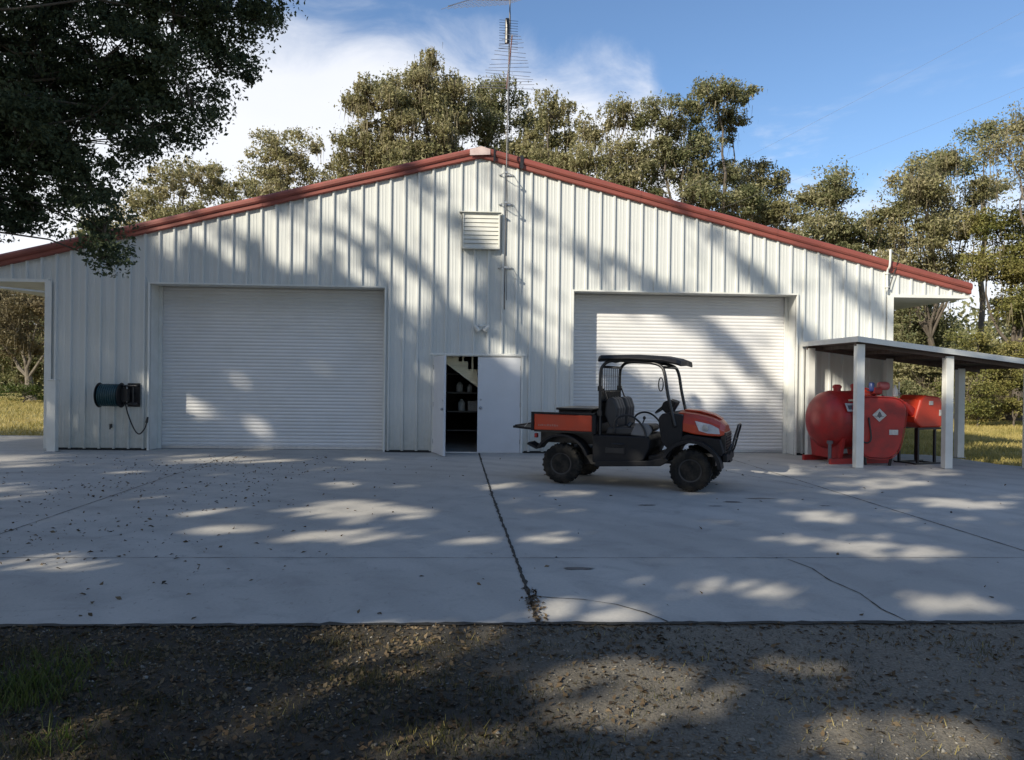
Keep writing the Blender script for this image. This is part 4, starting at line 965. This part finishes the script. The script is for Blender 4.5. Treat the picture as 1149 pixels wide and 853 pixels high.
# ------------------------------------------------------------------ row of tall oaks behind the viewer: they throw the dappled shade
ZB = [(-12,5.6),(-9,5.2),(-6.5,4.25),(-4,4.0),(-2,3.55),(0,3.15),(1.2,2.6),(2.2,1.8),(4,1.45),(6,1.2),(7,.8),(9.3,.4),(11.5,.0),(14,-.5),(40,-1)]
PATCH = [(-1.75,-5.0,.40,.47),(-1.47,-7.32,.55,.52),(-.73,-7.62,.22,.26),(-1.17,-8.94,.46,.24),(.11,-9.19,.27,.2),(.66,-9.06,.2,.16),(-3.18,-7.55,.21,.2),(-3.6,-10.13,.40,.22),(4.38,-7.71,.34,.35),(4.14,-9.58,.55,.33),(2.2,-11.01,.38,.28),(3.61,-11.32,.28,.18),(.85,-11.5,.30,.24),(-.32,-12.03,.36,.18),(.83,-12.95,.42,.30),(-.1,-13.52,.25,.16),(2.04,-13.5,.36,.18),(1.94,-12.63,.18,.12),(1.42,-5.99,.26,.25),(-4.61,-1.73,1.0,.40),(5.43,-2.93,.43,.5),(.43,-5.12,.27,.29),(1.15,-8.82,.29,.2),(-1.93,-1.39,.53,.3),(6.6,-6.6,.4,.4),(-6.5,-6.2,.6,.5),(3.4,-9.1,.3,.2),(10.95,-.15,1.0,.6),(.9,-7.4,.25,.2),(-2.6,-8.6,.3,.2)]
WALLP = [(x, z, .36, .14) for x, z in [(-5.69,1.94),(-3.85,2.2),(-3.02,3.02),(-3.86,3.09),(-5.0,.23),(-6.03,1.09),(-5.26,.86),(-7.77,1.99),(-8.88,2.39),(-1.46,2.62),(.67,2.65),(-.93,1.7),(-8.12,.47)]]
WALLP += [(x, z, .6, .24) for x, z in [(-6.83,1.44),(-1.27,3.05),(.8,2.11),(-5.75,4.59),(-5.18,4.23),(-4.62,4.91),(-4.05,4.15),(-3.57,3.97),(-3.11,5.23),(-2.43,3.8),(-1.76,4.0),(-1.18,3.44),(-.21,3.26),(-2.54,4.86),(1.74,2.61),(1.54,3.29),(1.94,2.13)]]
pr3 = random.Random(31)
for _ in range(170):      # many small faint spots of light
    PATCH.append((pr3.uniform(-8,8), pr3.uniform(-11.6,-.8), pr3.uniform(.02,.30), pr3.uniform(-.03,.07)))
def keep_shade(c, g_):
    tf = (-c[:,1])/S.y; fx = c[:,0]+S.x*tf; fz = c[:,2]+S.z*tf
    tg = (-c[:,2])/S.z; gx = c[:,0]+S.x*tg; gy = c[:,1]+S.y*tg
    k = np.ones(len(c), bool)
    zb = np.interp(fx, [p[0] for p in ZB], [p[1] for p in ZB])
    zb = zb+.30*np.sin(fx*2.3+1)+.18*np.sin(fx*5.1)
    onf = fz > 0
    above = onf & (fz > zb)
    # ragged edge plus slanting gaps between the upper boughs
    q = fz+.78*fx; band = .5+.5*np.sin(q*3.1+1.2*np.sin(fx*.9))
    right = fx > 1.6
    p = np.where(right, np.where(band > .86, .15, .003), np.where(band > .66, .12, .004))
    p = p*np.clip(1.25-.25*(fz-zb), .12, 1)
    edge = np.clip(1-(fz-zb)/.4, 0, 1)*.15
    k[above] = g_.random(above.sum()) < np.clip(p+edge, 0, 1)[above]
    # small gaps lower down
    q2 = np.sin(fx*2.9+fz*1.7)*np.sin(fz*4.1-fx*1.1+2)
    low = onf & ~above & (q2 > .66); k[low] = g_.random(low.sum()) < .45
    for (x, z, a, b) in WALLP:
        u = (fx-x)*.82-(fz-z)*.57; v = (fx-x)*.57+(fz-z)*.82
        m_ = onf & ((u/a)**2+(v/b)**2 < 1); k[m_] = False
    for (x, y, rx, ry) in PATCH:
        ddx, ddy = gx-x, gy-y; rag = 1+.45*np.sin(gx*9+gy*5)*np.sin(gy*13-gx*4)
        d = (ddx/(rx*1.3+.12))**2+(ddy/(ry*1.3+.12))**2; d = d*rag; m_ = (~onf) & (d < 1); k[m_] = g_.random(m_.sum()) < .004
    return k
rowl = 'tall spreading oak in the row behind the viewer'
rr = random.Random(99)
side_words = ['far left end of the row','second from the left of the row','third from the left of the row','middle-left of the row','middle of the row','right of the row middle','right end of the row']
for i, xc in enumerate((-42,-36,-30,-24.5,-19,-13,-6)):
    y = -24+(i % 2)*2.0; ls = []
    top = 27.5 if xc < -27 else (24.5 if xc < -18 else 19)
    for k in range(22):
        z = rr.uniform(5.2, top); ls.append((xc+rr.uniform(-3.6,3.6), y+rr.uniform(-1.5,2.2), z, rr.uniform(1.7,2.6), rr.uniform(1.2,1.9)))
    tree('tall spreading oak behind the viewer, '+side_words[i], (xc,y), ls, L['oakdark'], 70+i, .5, .34, 2.6, .95, 0, keep=keep_shade, group='oaks behind the viewer', fork=4.5, cr=.95, fine=1.0)

# ------------------------------------------------------------------ loose ground cover
def scatter_leaves(name, n, xr, yr, zf, length, width, mat, seed, dens=None, loc=(0,0,0), kindlabel=None):
    g_ = np.random.default_rng(seed); x = g_.uniform(*xr, n); y = g_.uniform(*yr, n)
    if dens is not None:
        k = g_.random(n) < dens(x, y); x, y = x[k], y[k]
    z = np.array([zf(a, b) for a, b in zip(x, y)])+g_.uniform(.002,.012,len(x))
    o = leaves(name, np.stack([x,y,z],1), length, width, mat, None, seed, flat=2.5); tag(o, kindlabel, None, None, 'stuff'); return o
ddirt = lambda x, y: np.clip(.25+.75/(1+np.exp((x-.4)*2.2))*1.0 - .15*np.sin(x*3+y*4), .05, 1)
scatter_leaves('leaf_litter', 34000, (-5,5.5), (-15.5,-11.82), zdirt, .038, .018, L['litter'], 1, ddirt, kindlabel='brown dry leaf litter on the dirt in front of the concrete')
def cloud_slab(x, y): return np.clip(np.where(x < .3, .9, .16)*np.exp(-((x+4.6)/2.2)**2)*(.35+.65*(np.sin(x*1.7+y*.8)*np.sin(y*1.3-x) > -.2)), .03, 1)
scatter_leaves('fallen_leaves', 8000, (-12,9), (-11.75,-1.0), lambda x, y: .001, .045, .022, L['litter'], 2, cloud_slab, kindlabel='scattered small dry leaves on the concrete')
scatter_leaves('joint_debris', 500, (.34,.66), (-11.8,-10.9), lambda x, y: .002, .035, .018, L['litter'], 8, lambda x, y: np.exp(-((x-.47-.0*y)/.045)**2), kindlabel='leaf debris gathered in the end of the middle joint')
scatter_leaves('edge_debris', 900, (-6,7), (-11.95,-11.78), lambda x, y: -.02, .04, .018, L['litter'], 9, None, kindlabel='leaf debris along the edge of the concrete')
# pebbles: tiny octahedra-like stones
g_ = np.random.default_rng(4); n = 15000; x = g_.uniform(-5,6,n); y = -11.82-g_.random(n)**1.0*3.6
k = g_.random(n) < np.clip(.45+.5/(1+np.exp(-(x-.3)*2)), 0, 1); x, y = x[k], y[k]; n = len(x)
z = np.array([zdirt(a, b) for a, b in zip(x, y)]); s = g_.uniform(.003,.010,n)*(1+1.2*(g_.random(n) > .96)); 
base = np.array([(1,0,0),(0,1,0),(-1,0,0),(0,-1,0),(.2,.1,.8),(0,0,-.6)]); 
ang = g_.uniform(0,6.28,n); ca, sa = np.cos(ang), np.sin(ang); st2 = g_.uniform(.7,1.5,n)
V = np.empty((n,6,3)); jit = g_.normal(size=(n,6,3))*.15
for j in range(6):
    bx_, by_, bz_ = base[j]; V[:,j,0] = (bx_*ca*st2-by_*sa); V[:,j,1] = (bx_*sa*st2+by_*ca); V[:,j,2] = bz_*.8
V = (V+jit)*s[:,None,None]; V[:,:,0] += x[:,None]; V[:,:,1] += y[:,None]; V[:,:,2] += (z+.003)[:,None]
tri = np.array([(0,1,4),(1,2,4),(2,3,4),(3,0,4),(1,0,5),(2,1,5),(3,2,5),(0,3,5)])
me = bpy.data.meshes.new('pebbles'); me.vertices.add(n*6); me.vertices.foreach_set('co', V.astype(np.float32).ravel())
idx = (tri[None]+np.arange(n)[:,None,None]*6).astype(np.int32).ravel(); me.loops.add(len(idx)); me.loops.foreach_set('vertex_index', idx)
me.polygons.add(n*8); me.polygons.foreach_set('loop_start', np.arange(0,n*24,3,dtype=np.int32)); me.polygons.foreach_set('loop_total', np.full(n*8,3,dtype=np.int32)); me.update(calc_edges=True); me.materials.append(L['pebble'])
o = bpy.data.objects.new('pebbles', me); C.objects.link(o); tag(o, 'small pale stones scattered over the dirt', None, None, 'stuff')
# grass
def blades(name, n, xr, yr, zf, h0, h1, w, mat, seed, dens=None, label=None):
    g_ = np.random.default_rng(seed); x = g_.uniform(*xr, n); y = g_.uniform(*yr, n)
    if dens is not None:
        k = g_.random(n) < dens(x, y); x, y = x[k], y[k]
    n = len(x); z = zf(x, y); h = g_.uniform(h0,h1,n); a = g_.uniform(0,6.28,n); lean = g_.normal(size=(n,2))*h[:,None]*.45
    v = np.empty((n,4,3)); dx, dy = np.cos(a)*w/2, np.sin(a)*w/2
    v[:,0] = np.stack([x-dx,y-dy,z],1); v[:,1] = np.stack([x+dx,y+dy,z],1)
    v[:,2] = np.stack([x+dx*.3+lean[:,0],y+dy*.3+lean[:,1],z+h],1); v[:,3] = np.stack([x-dx*.3+lean[:,0],y-dy*.3+lean[:,1],z+h],1)
    o = quads(name, v, mat, None); tag(o, label, None, None, 'stuff'); return o
blades('lawn_grass', 130000, (9.6,34), (-2.6,20), lambda x, y: np.full(len(x), -.1), .05, .13, .022, L['grass'], 1, lambda x, y: (((x > 10.9) & (y > -2.4)) | (y > .6)).astype(float), 'short dry yellow-green grass of the lawn right of the building')
blades('lawn_grass', 60000, (-36,-9.2), (3.8,34), lambda x, y: np.full(len(x), -.1), .05, .13, .026, L['grass'], 2, None, 'short dry grass of the lawn left of the building')
pz = lambda x, y: np.full(len(x), -.05)
blades('weeds', 9000, (-3.4,-1.75), (-13.6,-12.2), pz, .03, .11, .008, L['weed'], 3, lambda x, y: np.clip(np.exp(-((x+2.35)/.22)**2-((y+12.75)/.35)**2)+.5*np.exp(-((x+1.85)/.15)**2-((y+13.4)/.12)**2), 0, 1), 'green weeds in the dirt at the lower left')
L['mat'] = leafmat('low_growth', [(.025,.03,.010), (.05,.052,.018), (.085,.075,.03), (.14,.11,.055)], .3)
blades('low_growth', 70000, (-5,5), (-14.2,-11.86), pz, .03, .062, .006, L['mat'], 14, lambda x, y: np.clip(.9/(1+np.exp((x-.2)*2.4))*(.35+.65*(np.sin(x*5+y*3)*np.sin(y*7-x*2) > -.3)) + .22*(np.sin(x*3.3+1)*np.sin(y*5+x) > .35), .03, 1), 'thin trodden grass and weeds matted into the dirt')
blades('dry_grass', 16000, (-3,4.5), (-13.8,-11.9), pz, .02, .06, .006, L['grass'], 4, lambda x, y: np.clip(.05+.5*np.exp(-((x+.15)/.25)**2-((y+13.5)/.16)**2)+.3*np.exp(-((x-.0)/.6)**2-((y+12.05)/.12)**2)+.22*np.exp(-((x-1.1)/.35)**2-((y+12.05)/.08)**2)+.25*np.exp(-((x-2)/.5)**2-((y+13.4)/.25)**2), 0, 1), 'short dry grass tufts in the dirt')

# ------------------------------------------------------------------ sun, sky, clouds
el = math.asin(-S.z); az = math.atan2(-S.x, -S.y)      # direction TO the sun, from +Y clockwise
sun = bpy.data.lights.new('sun', 'SUN'); sun.energy = 5.0; sun.angle = R(.45); sun.color = (1.0,.92,.77)
so = bpy.data.objects.new('sun', sun); C.objects.link(so); so.rotation_euler = S.to_track_quat('-Z', 'Y').to_euler()
w = bpy.data.worlds.new('World'); sc.world = w; w.use_nodes = True; nt = w.node_tree
bg = nt.nodes['Background']
sky = N(nt, 'ShaderNodeTexSky', sky_type='NISHITA'); sky.sun_disc = False; sky.sun_elevation = el; sky.sun_rotation = az
sky.air_density = 1.0; sky.dust_density = .25; sky.ozone_density = 4.5
SK = .13; bg.inputs[1].default_value = SK
tc = N(nt, 'ShaderNodeTexCoord'); sep = N(nt, 'ShaderNodeSeparateXYZ'); nt.links.new(tc.outputs['Generated'], sep.inputs[0])
def Mn(op, a, b=None, c=None, clamp=False):
    m = N(nt, 'ShaderNodeMath', operation=op); m.use_clamp = clamp
    for i, s in enumerate((a, b, c)):
        if s is None: continue
        if hasattr(s, 'node'): nt.links.new(s, m.inputs[i])
        else: m.inputs[i].default_value = s
    return m.outputs[0]
aZ = Mn('ARCTAN2', sep.outputs[0], sep.outputs[1]); eL = Mn('ARCSINE', sep.outputs[2])
cmb = N(nt, 'ShaderNodeCombineXYZ'); nt.links.new(aZ, cmb.inputs[0]); nt.links.new(Mn('MULTIPLY', eL, 2.0), cmb.inputs[1])
n1 = noise(nt, 5.5, 8, .6, cmb.outputs[0], .5); n2 = noise(nt, 2.2, 4, .5, cmb.outputs[0])
top1 = Mn('MULTIPLY_ADD', aZ, -.13, .392)
top2 = Mn('MAXIMUM', Mn('MULTIPLY_ADD', aZ, -2.0, .80), .20)
top = Mn('MINIMUM', top1, top2)
h = Mn('ADD', Mn('SUBTRACT', top, eL), Mn('MULTIPLY_ADD', n1.outputs[0], .17, -.065))
mask = N(nt, 'ShaderNodeMapRange', interpolation_type='SMOOTHSTEP'); mask.inputs[1].default_value = -.02; mask.inputs[2].default_value = .09; nt.links.new(h, mask.inputs[0])
# thin low streaks everywhere
lowm = N(nt, 'ShaderNodeMapRange', interpolation_type='SMOOTHSTEP'); lowm.inputs[1].default_value = .52; lowm.inputs[2].default_value = .72; lowm.inputs[4].default_value = .55
cm2 = N(nt, 'ShaderNodeCombineXYZ'); nt.links.new(aZ, cm2.inputs[0]); nt.links.new(Mn('MULTIPLY', eL, 3.5), cm2.inputs[1])
n3 = noise(nt, 4.0, 6, .6, cm2.outputs[0], .3); nt.links.new(n3.outputs[0], lowm.inputs[0])
lw = N(nt, 'ShaderNodeMapRange', interpolation_type='SMOOTHSTEP'); lw.inputs[1].default_value = .40; lw.inputs[2].default_value = .22; nt.links.new(eL, lw.inputs[0])
m2 = Mn('MULTIPLY', lowm.outputs[0], lw.outputs[0])
cov = Mn('MULTIPLY', Mn('MAXIMUM', mask.outputs[0], m2), .92)
ccol = mix(nt, n2.outputs[0], (4.9,5.2,5.9), (7.6,7.5,7.4))
col = mix(nt, cov, sky.outputs[0], ccol)
nt.links.new(col, bg.inputs[0])

# ------------------------------------------------------------------ camera
psi, pit, rol = R(2.9), R(-.25), R(.7)
f = Vector((math.sin(psi)*math.cos(pit), math.cos(psi)*math.cos(pit), math.sin(pit)))
r0 = Vector((math.cos(psi), -math.sin(psi), 0)); u0 = r0.cross(f)
r2 = r0*math.cos(rol)+u0*math.sin(rol); u2 = u0*math.cos(rol)-r0*math.sin(rol)
cam = bpy.data.cameras.new('camera'); cam.sensor_width = 36; cam.lens = 880/1149*36; cam.clip_start = .05; cam.clip_end = 1500
co = bpy.data.objects.new('camera', cam); C.objects.link(co)
mt = Matrix((r2, u2, -f)).transposed().to_4x4(); mt.translation = (0,-17.1,1.67); co.matrix_world = mt
sc.camera = co
sc.view_settings.view_transform = 'Standard'; sc.view_settings.look = 'None'; sc.view_settings.gamma = 1; sc.view_settings.use_curve_mapping = False
sc.view_settings.exposure = .34
sc.cycles.max_bounces = 6; sc.cycles.transparent_max_bounces = 4
